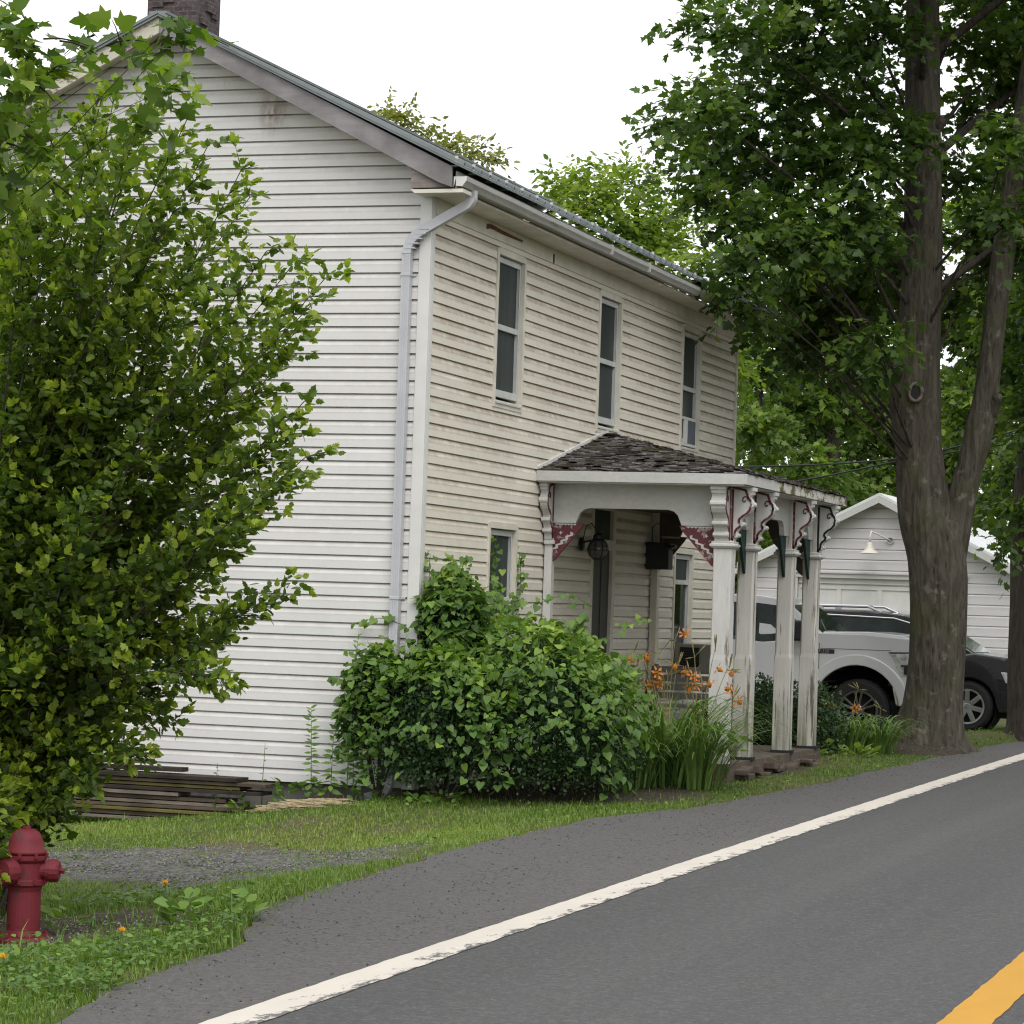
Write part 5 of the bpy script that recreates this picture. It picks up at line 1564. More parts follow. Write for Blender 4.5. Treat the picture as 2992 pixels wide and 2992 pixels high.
# ------------------------------------------------------------------ the tall rose of sharon
SHTIPS = [(1.41,-8.48,5.04),(1.69,-9.26,4.72),(2.06,-9.32,4.62),(1.83,-8.64,4.54),(2.23,-8.90,4.34),(1.73,-7.80,4.35),(2.50,-9.01,3.84),(2.37,-8.37,3.83),(2.42,-7.93,3.81),(2.60,-8.48,3.59),(2.06,-7.68,3.48),(2.34,-8.44,3.24),(2.67,-8.72,2.97),(2.43,-8.51,2.78),(2.84,-9.00,2.63),(2.46,-8.47,2.50),(2.39,-8.78,2.26),(2.09,-7.78,1.87),(1.88,-7.95,1.73),(1.95,-8.48,1.52),(2.40,-9.11,1.33),(1.88,-8.90,1.06),(1.68,-8.97,0.83),(1.38,-9.13,0.68),(1.13,-9.17,0.54),(0.91,-8.29,4.32),(1.20,-9.43,4.39),(1.07,-9.61,4.11),(0.79,-8.22,3.83),(1.42,-8.63,3.97),(0.43,-8.22,3.56),(1.64,-8.80,3.23),(0.89,-8.20,2.89),(0.64,-8.69,2.55),(1.60,-8.14,2.67),(1.33,-8.29,2.22),(0.96,-8.83,1.90),(1.65,-9.26,1.51),(1.01,-9.27,1.26),(0.06,-8.56,4.06),(-0.00,-8.50,3.06),(-0.03,-8.44,2.05),(0.55,-9.20,1.09),(1.73,-8.36,3.80),(1.80,-8.08,3.37),(1.95,-8.28,2.89),(1.75,-8.04,2.34),(1.74,-8.51,1.83),(0.91,-8.62,3.22),(0.53,-8.60,0.65),(1.46,-9.10,3.45),(1.29,-8.09,4.51),(0.23,-8.40,4.92),(1.44,-9.39,2.36),(.95,-9.55,.45),(.8,-9.7,.85),(1.05,-9.75,.30),(.6,-9.4,.8),(.8,-9.0,.45),(.2,-8.9,.6),(.5,-9.3,1.7),(.2,-9.0,2.5),(.3,-8.9,3.6),(1.9,-8.9,3.9),(2.1,-8.7,3.4),(1.2,-8.8,2.9),(1.5,-8.6,4.3),(1.1,-9.0,3.5),(1.6,-9.0,2.0),(1.42,-10.45,.28),(1.34,-10.40,.05),(1.30,-10.3,.50),(1.40,-10.48,-.10),(1.22,-10.3,.25),(.95,-10.0,.1),(.7,-9.6,.3),(1.1,-10.1,.8),(.62,-8.8,4.95),(.85,-8.9,4.65),(.5,-9.1,4.5),(.9,-8.5,4.85),(.35,-8.7,4.2),(1.12,-8.7,4.8),(.7,-9.0,4.2),(1.25,-9.1,4.75)]
sh = empty('flowering_shrub', (.42, -8.75, -.36), 'tall leafy shrub with bright green tips standing behind the hydrant in front of the gable', 'shrub')
L = Leaves(); st = MB(); buds = MB()
base = np.array([.42, -8.75, -.38])
for i, tip in enumerate(SHTIPS):
    tip = np.array(tip); tip[0] -= .20 * max(0, (tip[0] - 1.2) / 1.4); tip[2] -= .10
    b = base + np.array([NR.uniform(-.22, .22), NR.uniform(-.25, .25), 0])
    h = tip[2] - b[2]
    low = tip[2] < 1.6
    k1 = b + np.array([(tip[0] - b[0]) * .22, (tip[1] - b[1]) * .22, max(h * .42, .5) if not low else h * .5 + .35])
    k2 = b + np.array([(tip[0] - b[0]) * .62, (tip[1] - b[1]) * .62, (h * .76 if not low else h * .75 + .38)])
    pts, rad = smooth_path([(tuple(b), .016), (tuple(k1), .012), (tuple(k2), .008), (tuple(tip), .0025)], 24)
    st.tube(pts, [q * .75 for q in rad], 5, cap=False)
    m = len(pts)
    tb = .24 + .17 * (tip[2] - 2.2) / 2.5 + NR.normal(0, .06)  # shade painted into the leaf tint: low tips start darker
    for j in range(3, m):
        f = j / m
        if f < .16: continue
        p = np.array(pts[j]); ax = unit(np.array(pts[j]) - np.array(pts[j - 1]))
        for _ in range(6 if f < .92 else 3):
            a = NR.uniform(0, 2 * pi)
            e1 = unit(np.cross(ax, [.2, .1, 1])); e2 = np.cross(ax, e1)
            u = unit((e1 * cos(a) + e2 * sin(a)) * .9 + ax * .75 + np.array([0, 0, .25]))
            ln = NR.uniform(.16, .46) * (1.15 - .75 * f) * (1 if tip[2] > 1.6 else .7)
            kk = max(4, int(ln / .032))
            outer = f > .7  # inner leaves get a darker, shaded tint
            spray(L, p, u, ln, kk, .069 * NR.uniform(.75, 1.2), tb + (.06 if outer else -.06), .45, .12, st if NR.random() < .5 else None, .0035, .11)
            if NR.random() < .42:                  # fresh pale growth at the twig end
                e = p + u * ln
                for q in range(4):
                    L.add(e + NR.normal(0, .012, 3), unit(u + NR.normal(0, .55, 3)), NR.normal(0, 1, 3) + np.array([0, -.3, 1]), .072 * NR.uniform(.7, 1.1), .78 + NR.normal(0, .12))
            if NR.random() < .02:
                buds.lathe([(0, -.01), (.010, -.004), (.011, .004), (0, .013)], tuple(p + u * (ln + .02)), 'Z', 7)
    # leading tip
    for q in range(12):
        t = q / 12
        pp = np.array(pts[-1 - int(t * 4)])
        L.add(pp + NR.normal(0, .02, 3), unit(np.array([NR.normal(0, .6), NR.normal(0, .6), .7])), NR.normal(0, 1, 3), .06, .5 + NR.normal(0, .15))
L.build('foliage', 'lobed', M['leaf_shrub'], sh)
st.build('stem', M['twig'], sh, fixn=False, smooth=True)
buds.build('seed_pod', simple('brown_seed_pod', (.035, .02, .02), .8), sh)['kind'] = 'stuff'

# ------------------------------------------------------------------ boxwood under bindweed
DOMES = [(.86, .50, .40, 1.06, 1.1, 1.04), (1.05, 1.3, .28, .74, 1.0, .96), (.26, .20, 1.15, .36, .36, .80), (-.22, -.28, .55, .34, .28, .72), (.45, -.35, .35, .75, .5, .85)]
def dome_pts(n, shell=(.86, 1.06), zmin=-.05):
    out = []
    while len(out) < n:
        d = R.choices(DOMES, [3.4, 2.6, 1.1, .6, 1.3])[0]
        v = unit(NR.normal(0, 1, 3))
        if v[2] < -.35: continue
        k = NR.uniform(*shell)
        lump = 1 + .07 * sin(v[0] * 9 + d[0] * 5) * sin(v[1] * 8 + 2) + .05 * sin(v[2] * 13 + d[1])
        p = np.array([d[0] + v[0] * d[3] * k * lump, d[1] + v[1] * d[4] * k * lump, d[2] + v[2] * d[5] * k * lump])
        if p[2] < gz(p[0], p[1]) + .02: continue
        if p[0] < .03 and p[1] > -.10: continue
        inside = any(((p[0] - e[0]) / e[3]) ** 2 + ((p[1] - e[1]) / e[4]) ** 2 + ((p[2] - e[2]) / e[5]) ** 2 < .66 for e in DOMES if e is not d)
        if inside: continue
        nrm = unit(v / np.array(d[3:6]))
        out.append((p, nrm))
    return out
bx = empty('boxwood', (1.0, .6, -.1), 'dark small leaved boxwood smothered by vines at the corner of the house', 'shrub')
L = Leaves()
for p, nrm in dome_pts(46000, (.45, .98)):
    d = unit(nrm * .6 + NR.normal(0, .6, 3) + np.array([0, 0, .3]))
    L.add(p, d, nrm + NR.normal(0, .6, 3), NR.uniform(.028, .046), .33 + NR.normal(0, .2))
L.build('foliage', 'oval', M['leaf_box'], bx, 1.2)
mb = MB()
for k in range(40):
    a = NR.uniform(0, 6.28); d = DOMES[k % 5]
    p1 = (d[0] + .75 * d[3] * cos(a), d[1] + .75 * d[4] * sin(a), d[2] + .3 * d[5])
    mb.tube([(d[0], d[1], -.15), ((d[0] + p1[0]) / 2, (d[1] + p1[1]) / 2, .25), p1], [.014, .01, .004], 5, cap=False)
mb.build('stem', M['twig'], bx, fixn=False)
vn = empty('bindweed_vine', (.9, .3, 0), 'heart leaved bindweed climbing over the bush and up the corner of the house', 'vine')
L = Leaves(); vt = MB()
for p, nrm in dome_pts(11500, (.95, 1.12)):
    hz = (p[2] + .1) / 1.9
    cover = .02 + 1.15 * np.clip(hz, 0, 1) ** 1.15 + .30 * sin(p[0] * 4 + p[1] * 3) + (.35 if p[0] < .25 else 0)
    if p[2] < .45 and p[0] > .1 and NR.random() > .45: continue
    if NR.random() > cover: continue
    down = np.array([0, 0, -1.0])
    d = unit(down * .75 + nrm * .75 + NR.normal(0, .55, 3))
    n2 = unit(nrm * .8 + np.array([0, 0, .8]) + NR.normal(0, .45, 3))
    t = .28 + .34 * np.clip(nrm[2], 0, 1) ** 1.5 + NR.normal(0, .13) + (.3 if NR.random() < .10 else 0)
    L.add(p + nrm * NR.uniform(-.03, .05), d, n2, NR.uniform(.040, .092), t)
# runners that stand out from the mass and climb the siding
runs = [[(.12, .05, 1.7), (.08, .09, 2.0), (.07, .12, 2.16)], [(.2, .3, 1.7), (.12, .45, 1.95), (.10, .55, 2.05)], [(-.1, -.1, 1.5), (-.3, -.12, 1.55), (-.55, -.10, 1.50)], [(-.1, -.15, 1.0), (-.35, -.16, 1.15), (-.6, -.14, 1.22)],
        [(.3, 1.6, 1.5), (.08, 2.0, 1.75), (.06, 2.05, 2.1), (.06, 2.0, 2.35)], [(.3, 2.2, 1.35), (.08, 2.75, 1.7), (.06, 2.85, 2.0), (.05, 2.80, 2.25)], [(.4, 1.6, 1.6), (.3, 1.9, 1.8), (.2, 2.4, 1.75)], [(-.2, -.35, .8), (-.5, -.3, .95), (-.62, -.25, .6)], [(.9, .6, 1.7), (1.1, 1.1, 1.82), (1.2, 1.6, 1.72)], [(1.3, 1.6, 1.4), (1.5, 2.2, 1.62), (1.5, 2.5, 1.6)],
        [(.5, 1.0, 1.65), (.3, 1.4, 1.8), (.25, 1.9, 1.65), (.35, 2.3, 1.5)]]
for p, nrm in dome_pts(46, (1.0, 1.04)):       # loose shoots that stand off the mound
    if p[2] < .5: continue
    q = p + nrm * R.uniform(.12, .26) + np.array([R.uniform(-.1, .1), R.uniform(-.1, .1), .06])
    runs.append([tuple(p - nrm * .08), tuple((p + q) / 2 + np.array([0, 0, .05])), tuple(q)])
for r_ in runs:
    pts, rad = smooth_path([(p, .0035) for p in r_], 14)
    vt = MB(); vt.tube(pts, .003, 4, cap=False); vt.build('runner', M['stem'], vn, fixn=False)
    for q in range(len(pts) * (3 if len(r_) > 3 else 1)):
        p = np.array(pts[R.randrange(len(pts))])
        L.add(p + NR.normal(0, .03, 3), unit(np.array([NR.normal(0, .5), -.5, -.6])), np.array([.1, -.5, .8]) + NR.normal(0, .4, 3), NR.uniform(.04, .085), .42 + NR.normal(0, .15))
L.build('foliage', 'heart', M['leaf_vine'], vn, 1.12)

# tall narrow leaved weeds in front of the gable corner
def stalk(x, y, h, n, lean, label, mat='leaf_weed', size=.10, bare=False):
    t = empty('tall_weed', (x, y, gz(x, y)), label, 'weed', 'tall weeds at the gable corner')
    b = np.array([x, y, gz(x, y)])
    pts = [b + np.array([lean * h * (k / 8) ** 2, NR.normal(0, .004), h * k / 8]) for k in range(9)]
    mb = MB(); mb.tube(pts, [.005 - .0004 * k for k in range(9)], 5, cap=False)
    mb.build('stem', M['stem'], t, fixn=False)
    L = Leaves()
    for k in range(n):
        f = .18 + .82 * k / n
        p = b + np.array([lean * h * f * f, 0, h * f]); a = k * 2.4 + NR.normal(0, .3)
        L.add(p, unit(np.array([cos(a), sin(a) * .6, .45 - .9 * (1 - f)])), np.array([0, -.75, .65]) + NR.normal(0, .25, 3), 1.15 * size * NR.uniform(.7, 1.1) * (1.15 - .5 * f), .42 + NR.normal(0, .12))
    L.build('foliage', 'lance', M[mat], t, 1.7)
    return t
stalk(-.50, -.32, 1.55, 46, .04, 'tallest narrow leaved weed beside the downspout')
stalk(-.86, -.30, .92, 40, -.03, 'bushy narrow leaved weed in front of the siding, left of the tallest one')
stalk(-.62, -.42, .75, 30, .03, 'short weed at the foot of the tallest one')
stalk(-.40, -.42, 1.15, 36, -.05, 'weed pressed against the left side of the vine covered bush')
stalk(-1.30, -.40, .62, 9, .02, 'thin nearly leafless weed stalk by the end of the board pile', size=.05)
stalk(-1.62, -.72, .48, 16, .02, 'small weed standing before the board pile', size=.05)
def broad_weed(x, y, n, r, label, size=.12, h=.16, group='broad leaved weeds on the lawn', kind='oval', tint=.42, mat='leaf_weed'):
    L = Leaves(); z = gz(x, y)
    for k in range(n):
        a = NR.uniform(0, 6.28); q = r * NR.random() ** .6
        L.add(np.array([x + q * cos(a) * .6, y + q * sin(a) * .6, z + NR.uniform(.01, h)]), unit(np.array([cos(a), sin(a), NR.uniform(.1, .9)])), np.array([0, 0, 1.]) + NR.normal(0, .35, 3), size * NR.uniform(.6, 1.1), tint + NR.normal(0, .13))
    o = L.build('broad_leaf_weed', kind, M[mat], None, 1.35)
    return tag(o, label, 'weed', group)
broad_weed(2.28, -9.75, 12, .16, 'rosette of wide dock leaves at the asphalt edge, nearest the road bend', .13)
broad_weed(2.45, -10.05, 14, .16, 'large leaved weed on the asphalt edge below the dock rosette', .11)
broad_weed(2.55, -9.55, 16, .15, 'leafy weed touching the broken asphalt corner', .11)
broad_weed(1.62, -9.9, 22, .16, 'bright green weed beside the hydrant base', .10, .22)
broad_weed(2.95, -12.2, 60, .30, 'low green weeds along the asphalt at the bottom left corner', .05, .10, tint=.38)
broad_weed(2.65, -11.5, 46, .28, 'leafy weeds with a yellow flower on the verge before the hydrant', .05, .10, tint=.38)
broad_weed(-.28, -.52, 70, .30, 'leafy growth around the bare stems at the left foot of the bush', .08, .50, tint=.30)
broad_weed(-1.0, -.55, 34, .20, 'leafy weed against the dark foundation', .09, .28, tint=.35)
broad_weed(-.75, -.45, 34, .20, 'leafy weed beside the downspout outlet', .08, .25, tint=.38)
broad_weed(-1.38, -.75, 22, .12, 'pale green weed at the end of the board pile', .08, .22, tint=.62)
broad_weed(-3.1, -1.0, 60, .28, 'yellow green weeds at the left foot of the board pile', .08, .28, tint=.62)
broad_weed(.5, -.75, 60, .40, 'ground ivy spilling from the foot of the vine covered bush', .07, .12, tint=.36)

# dandelions
def dandelion(x, y, h, label):
    t = empty('dandelion', (x, y, gz(x, y)), label, 'flower', 'yellow flowers in the grass')
    z = gz(x, y); mb = MB(); mb.tube([(x, y, z), (x + .01, y, z + h * .6), (x, y, z + h)], .0025, 5); mb.build('stem', M['stem'], t, fixn=False)
    L = Leaves()
    for k in range(44):
        a = k * 2.4; e = .15 + .9 * (k / 44)
        L.add(np.array([x, y, z + h]), unit(np.array([cos(a) * e, sin(a) * e, 1.1 - e])), np.array([0, 0, 1.]) + NR.normal(0, .2, 3), .030, .9)
    L.build('petals', 'lance', M['yellow_petal'], t)
dandelion(2.02, -9.45, .20, 'yellow flower standing by the dock leaves near the gravel')
dandelion(2.72, -11.42, .17, 'yellow flower in the weeds near the bottom left of the picture')
dandelion(2.35, -11.95, .10, 'yellow flower cut by the left edge of the picture')

# ------------------------------------------------------------------ daylilies
def lily_clump(x, y, n, h, spread, label, stalks, tint=.46):
    t = empty('daylily', (x, y, gz(x, y)), label, 'flower', 'clumps of orange daylilies')
    mb = MB(); b = Vector((x, y, gz(x, y)))
    for k in range(n):
        a = NR.uniform(0, 6.28); r0 = NR.uniform(0, spread * .5); ln = h * NR.uniform(.75, 1.65)
        o = b + Vector((cos(a) * r0, sin(a) * r0, 0)); dirn = Vector((cos(a), sin(a), 0)); reach = NR.uniform(.35, 1.0) * ln
        side = Vector((-sin(a), cos(a), 0)); w = NR.uniform(.008, .016)
        pts = []; hw = []
        for i in range(8):
            f = i / 7
            pts.append(o + dirn * reach * f ** 1.4 + Vector((0, 0, ln * (1.25 * f - .80 * f ** 2.4))))
            hw.append(side * w * (1 - .85 * f ** 2.2))
        mb.ribbon(pts, hw, min(1, max(0, tint + NR.normal(0, .16) + (.45 if NR.random() < .06 else 0))))
    mb.build('foliage', M['leaf_lily'], t, tint=True, fixn=False)
    for (fx, fy, fz, op) in stalks:
        s = MB(); tip = Vector((fx, fy, fz))
        s.tube([b + (tip - b) * .15, b + Vector(((tip.x - b.x) * .4, (tip.y - b.y) * .4, (tip.z - b.z) * .62)), b + Vector(((tip.x - b.x) * .78, (tip.y - b.y) * .78, (tip.z - b.z) * .88)), tip], [.005, .0045, .004, .003], 5, cap=False)
        for k in range(R.randrange(3, 6)):      # buds on the branched head
            e = tip + Vector((R.uniform(-.09, .09), R.uniform(-.05, .05), R.uniform(-.06, .08))); m = tip + (e - tip) * .3 - Vector((0, 0, .03))
            s.tube([tip - Vector((0, 0, .05)), m, e, e + (e - m).normalized() * .05], [.002, .003, .008, .003], 5, cap=False, tint=.9)
        sk = s.build('flower_stalk', M['lily_stalk'], t, fixn=False)
        for q in range(op):
            c = tip + Vector((R.uniform(-.10, .10), R.uniform(-.06, .06), R.uniform(-.09, .06)))
            ax = unit(np.array([R.uniform(-1, 1), R.uniform(-.9, .3), R.uniform(-.2, .8)])); e1 = unit(np.cross(ax, [0.1, .2, 1])); e2 = np.cross(ax, e1)
            L = Leaves()
            for k in range(6):
                a = k * pi / 3
                rad = e1 * cos(a) + e2 * sin(a)
                L.add(np.array(c) - ax * .035, unit(ax * .9 + rad * .55), ax * .5 - rad, .060, .42 + .2 * (k % 2) + NR.normal(0, .08))
                L.add(np.array(c) + ax * .025 + rad * .028, unit(ax * .15 + rad), ax + rad * .3, .050, .32 + NR.normal(0, .08))
                L.add(np.array(c) - ax * .02, unit(ax), rad, .07, .95)
            L.build('bloom', 'oval', M['lily_orange'], sk, 1.0)
M['lily_stalk'] = simple('daylily_stalk', (.16, .15, .045), .6, var=.4, scale=30)
lily_clump(1.66, 2.75, 190, 1.05, .62, 'large daylily clump with orange blooms before the first porch post', [(1.22, 3.0, 1.28, 1), (1.66, 3.0, 1.46, 1), (1.08, 3.0, 1.02, 2), (1.56, 3.0, 1.02, 2), (1.45, 2.9, 1.06, 1), (1.35, 3.0, 1.18, 1), (1.72, 2.9, 1.20, 0), (1.5, 3, 1.32, 0), (1.28, 2.9, 1.0, 2), (1.4, 2.95, .95, 1), (1.62, 2.9, 1.1, 1)])
lily_clump(2.0, 2.7, 150, .88, .55, 'daylily clump with drooping blades beside the grass, right of the big clump', [(2.22, 3.0, 1.18, 2), (2.27, 3.0, .90, 2), (1.98, 2.9, 1.03, 2), (1.80, 2.9, .93, 2), (1.90, 2.85, 1.30, 0), (2.1, 2.9, 1.36, 0), (1.85, 2.9, 1.12, 1)])
lily_clump(1.42, 2.45, 170, .80, .5, 'daylily clump against the right side of the vine covered bush', [(1.28, 2.95, 1.16, 0), (1.10, 3.0, 1.05, 1)])
lily_clump(1.98, 10.2, 150, .55, .5, 'daylily clump left of the big maple trunk with one open flower', [(1.70, 10.3, .58, 1), (2.05, 10.3, .58, 1), (2.1, 10.2, .85, 0)], .5)
lily_clump(2.30, 10.5, 140, .55, .5, 'daylily clump touching the maple trunk', [(2.35, 10.4, .62, 0)], .5)
lily_clump(1.65, 9.9, 90, .40, .45, 'low daylily clump between the porch and the other far clumps', [(1.75, 9.9, .50, 0)], .55)
broad_weed(1.75, 9.1, 40, .40, 'yellowing hosta leaves by the end of the porch', .13, .14, 'hostas by the porch end', tint=.7)
broad_weed(2.25, 9.5, 30, .35, 'yellow green hosta near the foot of the maple', .13, .12, 'hostas by the porch end', tint=.75)

# compound leaved shoot in front of the second post
sp = empty('sapling', (1.95, 3.15, 0), 'sapling with long paired leaflets in front of the second porch post', 'sapling')
mb = MB(); mb.tube([(1.95, 3.15, -.02), (1.96, 3.1, .35), (2.02, 3.05, .58)], [.007, .005, .003], 5); mb.build('stem', M['stem'], sp)
L = Leaves()
for u in ((1, -.1, .12), (.7, -.6, .2), (-.5, -.7, .2), (.3, .5, .35), (.9, -.4, -.2)):
    spray(L, (2.0, 3.06, .52), u, .42, 9, .12, .42, .8, .25)
L.build('foliage', 'oval', M['leaf_weed'], sp, .8)

# dark shrubs past the porch
def round_shrub(name, c, r, n, size, label, tint=.3, mat='leaf_box', cat='shrub', kind='oval', group='dark shrubs past the porch'):
    t = empty(name, (c[0], c[1], gz(c[0], c[1])), label, cat, group)
    L = Leaves(); mb = MB()
    for k in range(14):
        v = unit(NR.normal(0, 1, 3)); v[2] = abs(v[2])
        mb.tube([(c[0], c[1], gz(c[0], c[1])), tuple(np.array(c) + v * np.array(r) * .8)], [.012, .004], 5, cap=False)
    mb.build('stem', M['twig'], t, fixn=False)
    for k in range(n):
        v = unit(NR.normal(0, 1, 3)); q = NR.uniform(.45, 1.05) * (1 + .12 * sin(v[0] * 7) * sin(v[1] * 6 + v[2] * 5))
        p = np.array(c) + v * np.array(r) * q
        if p[2] < gz(p[0], p[1]): continue
        L.add(p, unit(v * .6 + NR.normal(0, .6, 3)), v + NR.normal(0, .5, 3) + np.array([0, 0, .4]), size * NR.uniform(.6, 1.1), tint + .15 * v[2] + NR.normal(0, .15))
    L.build('foliage', kind, M[mat], t, 1.15)
round_shrub('dark_shrub', (1.15, 9.15, .42), (.62, .5, .52), 5600, .055, 'dark green shrub seen between the second and third porch posts', .35)
round_shrub('dark_shrub', (1.72, 9.3, .38), (.42, .45, .52), 3800, .05, 'dark green shrub seen right of the last porch post', .3)
round_shrub('dark_shrub', (.75, 9.4, .35), (.55, .4, .55), 4600, .055, 'dark shrub seen between the first and second porch posts', .3)

# trees lining the other side of the road: they stand in the window reflections
def roadside_wood():
    L = Leaves(); n = 14000
    y = NR.uniform(-10, 90, n); x = 17.5 + NR.normal(0, 1.6, n) + 1.2 * np.sin(y * .3)
    z = .3 + NR.random(n) * (7.5 + 1.5 * np.sin(y * .4) + 1.3 * np.sin(y * 1.1))
    L.many(np.stack([x, y, z], 1), NR.normal(0, 1, (n, 3)), NR.normal(0, .6, (n, 3)) + np.array([-.4, 0, .8]), NR.uniform(.3, .6, n), .28 + NR.normal(0, .12, n))
    tag(L.build('roadside_wood', 'maple', M['leaf_bg']), kind='stuff')
roadside_wood()

# ================================================================== SMALL THINGS
# hydrant
HX, HY = 1.50, -10.16
HZ = gz(HX, HY)
hy = empty('fire_hydrant', (HX, HY, HZ), 'faded red fire hydrant half hidden by the shrub at the lower left', 'hydrant')
mb = MB()
mb.lathe([(0, -.03), (.165, -.03), (.168, .02), (.160, .035), (.11, .04), (.098, .07), (.096, .30), (.104, .33), (.118, .34), (.118, .365), (.105, .375), (.104, .47), (.115, .48), (.122, .49), (.122, .51), (.108, .52)], (HX, HY, HZ), 'Z', 28)
mb.build('barrel', M['red_metal'], hy, smooth=False)
mb = MB()
mb.lathe([(.112, .52), (.122, .525), (.122, .54), (.105, .55), (.098, .60), (.078, .645), (.045, .668), (.03, .662), (.0, .664)], (HX, HY, HZ), 'Z', 28)
bn = mb.build('bonnet', M['red_metal'], hy, smooth=True)
mb = MB(); mb.lathe([(.026, .655), (.024, .685), (0, .686)], (HX, HY, HZ), 'Z', 5); mb.build('operating_nut', M['red_metal'], bn)
for (ax, r, ln, zc) in ((Vector((.95, .3, 0)), .062, .20, .425), (Vector((-.95, -.3, 0)), .062, .19, .425), (Vector((-.35, -.94, 0)), .078, .18, .42)):
    ax.normalize(); s = Vector((-ax.y, ax.x, 0))
    mb = MB(); c = Vector((HX, HY, HZ + zc))
    mb.tube([c + ax * .06, c + ax * (ln - .06)], r * .82, 18); mb.tube([c + ax * (ln - .075), c + ax * (ln - .055)], r * 1.05, 18)
    nz = mb.build('nozzle', M['red_metal'], hy)
    mb = MB(); mb.tube([c + ax * (ln - .055), c + ax * (ln - .012), c + ax * ln], [r * 1.12, r * 1.1, r * .9], 14); mb.tube([c + ax * ln, c + ax * (ln + .028)], .018, 5)
    mb.build('nozzle_cap', M['red_metal'], nz)
for z in (.028, .35, .50):
    mb = MB()
    for k in range(8):
        a = k * pi / 4 + .2; rr = .142 if z < .1 else .125
        mb.lathe([(0, z), (.012, z), (.012, z + .030), (0, z + .032)], (HX + rr * cos(a), HY + rr * sin(a), HZ), 'Z', 6)
    mb.build('flange_bolts', M['red_metal'], hy)

hy.scale = (.95, .95, .93)

# weathered boards stacked along the foundation: every board is a thing
BW = [wood_mat('old_board_%s' % n, a, b, 'X', 16) for n, a, b in (('brown', (.055, .042, .03, 1), (.15, .115, .085, 1)), ('grey', (.12, .10, .085, 1), (.28, .235, .195, 1)), ('mossy', (.07, .065, .02, 1), (.20, .17, .06, 1)), ('dark', (.022, .017, .014, 1), (.07, .052, .042, 1)))]
lay = [(-3.40, -1.20, 1), (-3.35, -1.22, 0), (-3.42, -1.25, 2), (-3.38, -1.36, 0), (-3.45, -1.40, 1), (-3.36, -1.52, 0), (-3.42, -1.98, 1), (-3.40, -1.16, 3), (-3.44, -1.38, 2), (-3.40, -1.12, 0), (-3.43, -1.40, 3)]
blabels = ['lowest pale board of the stack beside the foundation', 'second board from the bottom of the board stack', 'mossy yellowish board low in the stack', 'dull brown board in the lower half of the stack', 'grey board at mid height of the stack', 'dark brown board just above the grey one in the stack',
           'pale board ending short of the others, above the middle of the stack', 'blackened board near the top of the stack, jutting out to the right', 'board with a yellow mossy edge near the top of the stack', 'long thin board reaching farthest right near the top of the stack', 'dark split plank lying on top of the stack']
zc = -.37
for (x0, x1, m), lb in zip(lay, blabels):
    th = R.uniform(.030, .042)
    mb = MB(); dy = R.uniform(-.03, .03); tilt = R.uniform(-.006, .006)
    xm, hl_ = (x0 + x1) / 2, (x1 - x0) / 2
    mb.obox((xm, -.60 + dy, zc + th / 2), (hl_, R.uniform(-.01, .01), tilt), (0, .14, 0), (0, 0, th / 2 - .002))
    tag(mb.build('old_board', BW[m], None, bevel=.004), lb, 'board', 'boards stacked beside the house')
    zc += th + .004
mb = MB(); mb.obox((-2.62, -.58, zc + .03), (.62, .01, .004), (0, .07, 0), (0, 0, .02)); 
tag(mb.build('old_board', BW[3], None, bevel=.004), 'short offcut lying crosswise near the left end on top of the stack', 'board', 'boards stacked beside the house')
mb = MB(); mb.obox((-2.85, -.55, zc + .085), (.5, .0, .01), (0, .06, 0), (0, 0, .02)); mb.box(-2.7, -2.55, -.62, -.5, zc + .05, zc + .066)
tag(mb.build('old_board', BW[0], None, bevel=.004), 'uppermost board, propped above the others at the left end', 'board', 'boards stacked beside the house')

# dry straw heap by the downspout outlet
mb = MB()
for k in range(190):
    a = R.uniform(-.5, .5); x = R.gauss(-.72, .22); y = R.gauss(-.75, .07); z = gz(x, y) + R.uniform(.0, .075) * max(0, 1 - ((x + .72) / .5) ** 2)
    d = Vector((cos(a), sin(a) * .6, R.uniform(-.12, .12))).normalized() * R.uniform(.06, .17)
    mb.ribbon([Vector((x, y, z)) - d, Vector((x, y, z + .01)), Vector((x, y, z)) + d], [Vector((0, .002, .003))] * 3, R.random())
tag(mb.build('straw_heap', M['straw'], None, fixn=False), 'small heap of dry straw in front of the downspout outlet', 'straw')

# onion lantern beside the door
ln = empty('wall_lantern', (.034, 4.98, 2.40), 'dark onion lantern on the wall beside the front door', 'lamp')
mb = MB(); mb.lathe([(0, .0), (.075, .002), (.075, .02), (.05, .035), (0, .04)], (.034, 4.98, 2.40), 'X', 20); mb.tube([(.05, 4.98, 2.42), (.16, 4.98, 2.44), (.23, 4.98, 2.43)], .011, 8)
mb.tube([(.06, 4.98, 2.46), (.09, 4.98, 2.60), (.15, 4.98, 2.63), (.2, 4.98, 2.56)], .006, 6)
mb.build('wall_bracket', M['black'], ln)
mb = MB(); cx = .23
mb.lathe([(.0, 2.56), (.018, 2.55), (.02, 2.53), (.055, 2.50), (.06, 2.46), (.085, 2.44), (.085, 2.43)], (cx, 4.98, 0), 'Z', 20)
mb.lathe([(.05, 2.25), (.055, 2.235), (.0, 2.225)], (cx, 4.98, 0), 'Z', 20)
for k in range(8):
    a = k * pi / 4
    mb.tube([(cx + r * cos(a), 4.98 + r * sin(a), z) for r, z in ((.085, 2.432), (.112, 2.38), (.118, 2.34), (.10, 2.28), (.052, 2.245))], .004, 5, cap=False)
mb.tube([(cx + .119 * cos(a), 4.98 + .119 * sin(a), 2.34) for a in [2 * pi * i / 20 for i in range(21)]], .004, 5, cap=False)
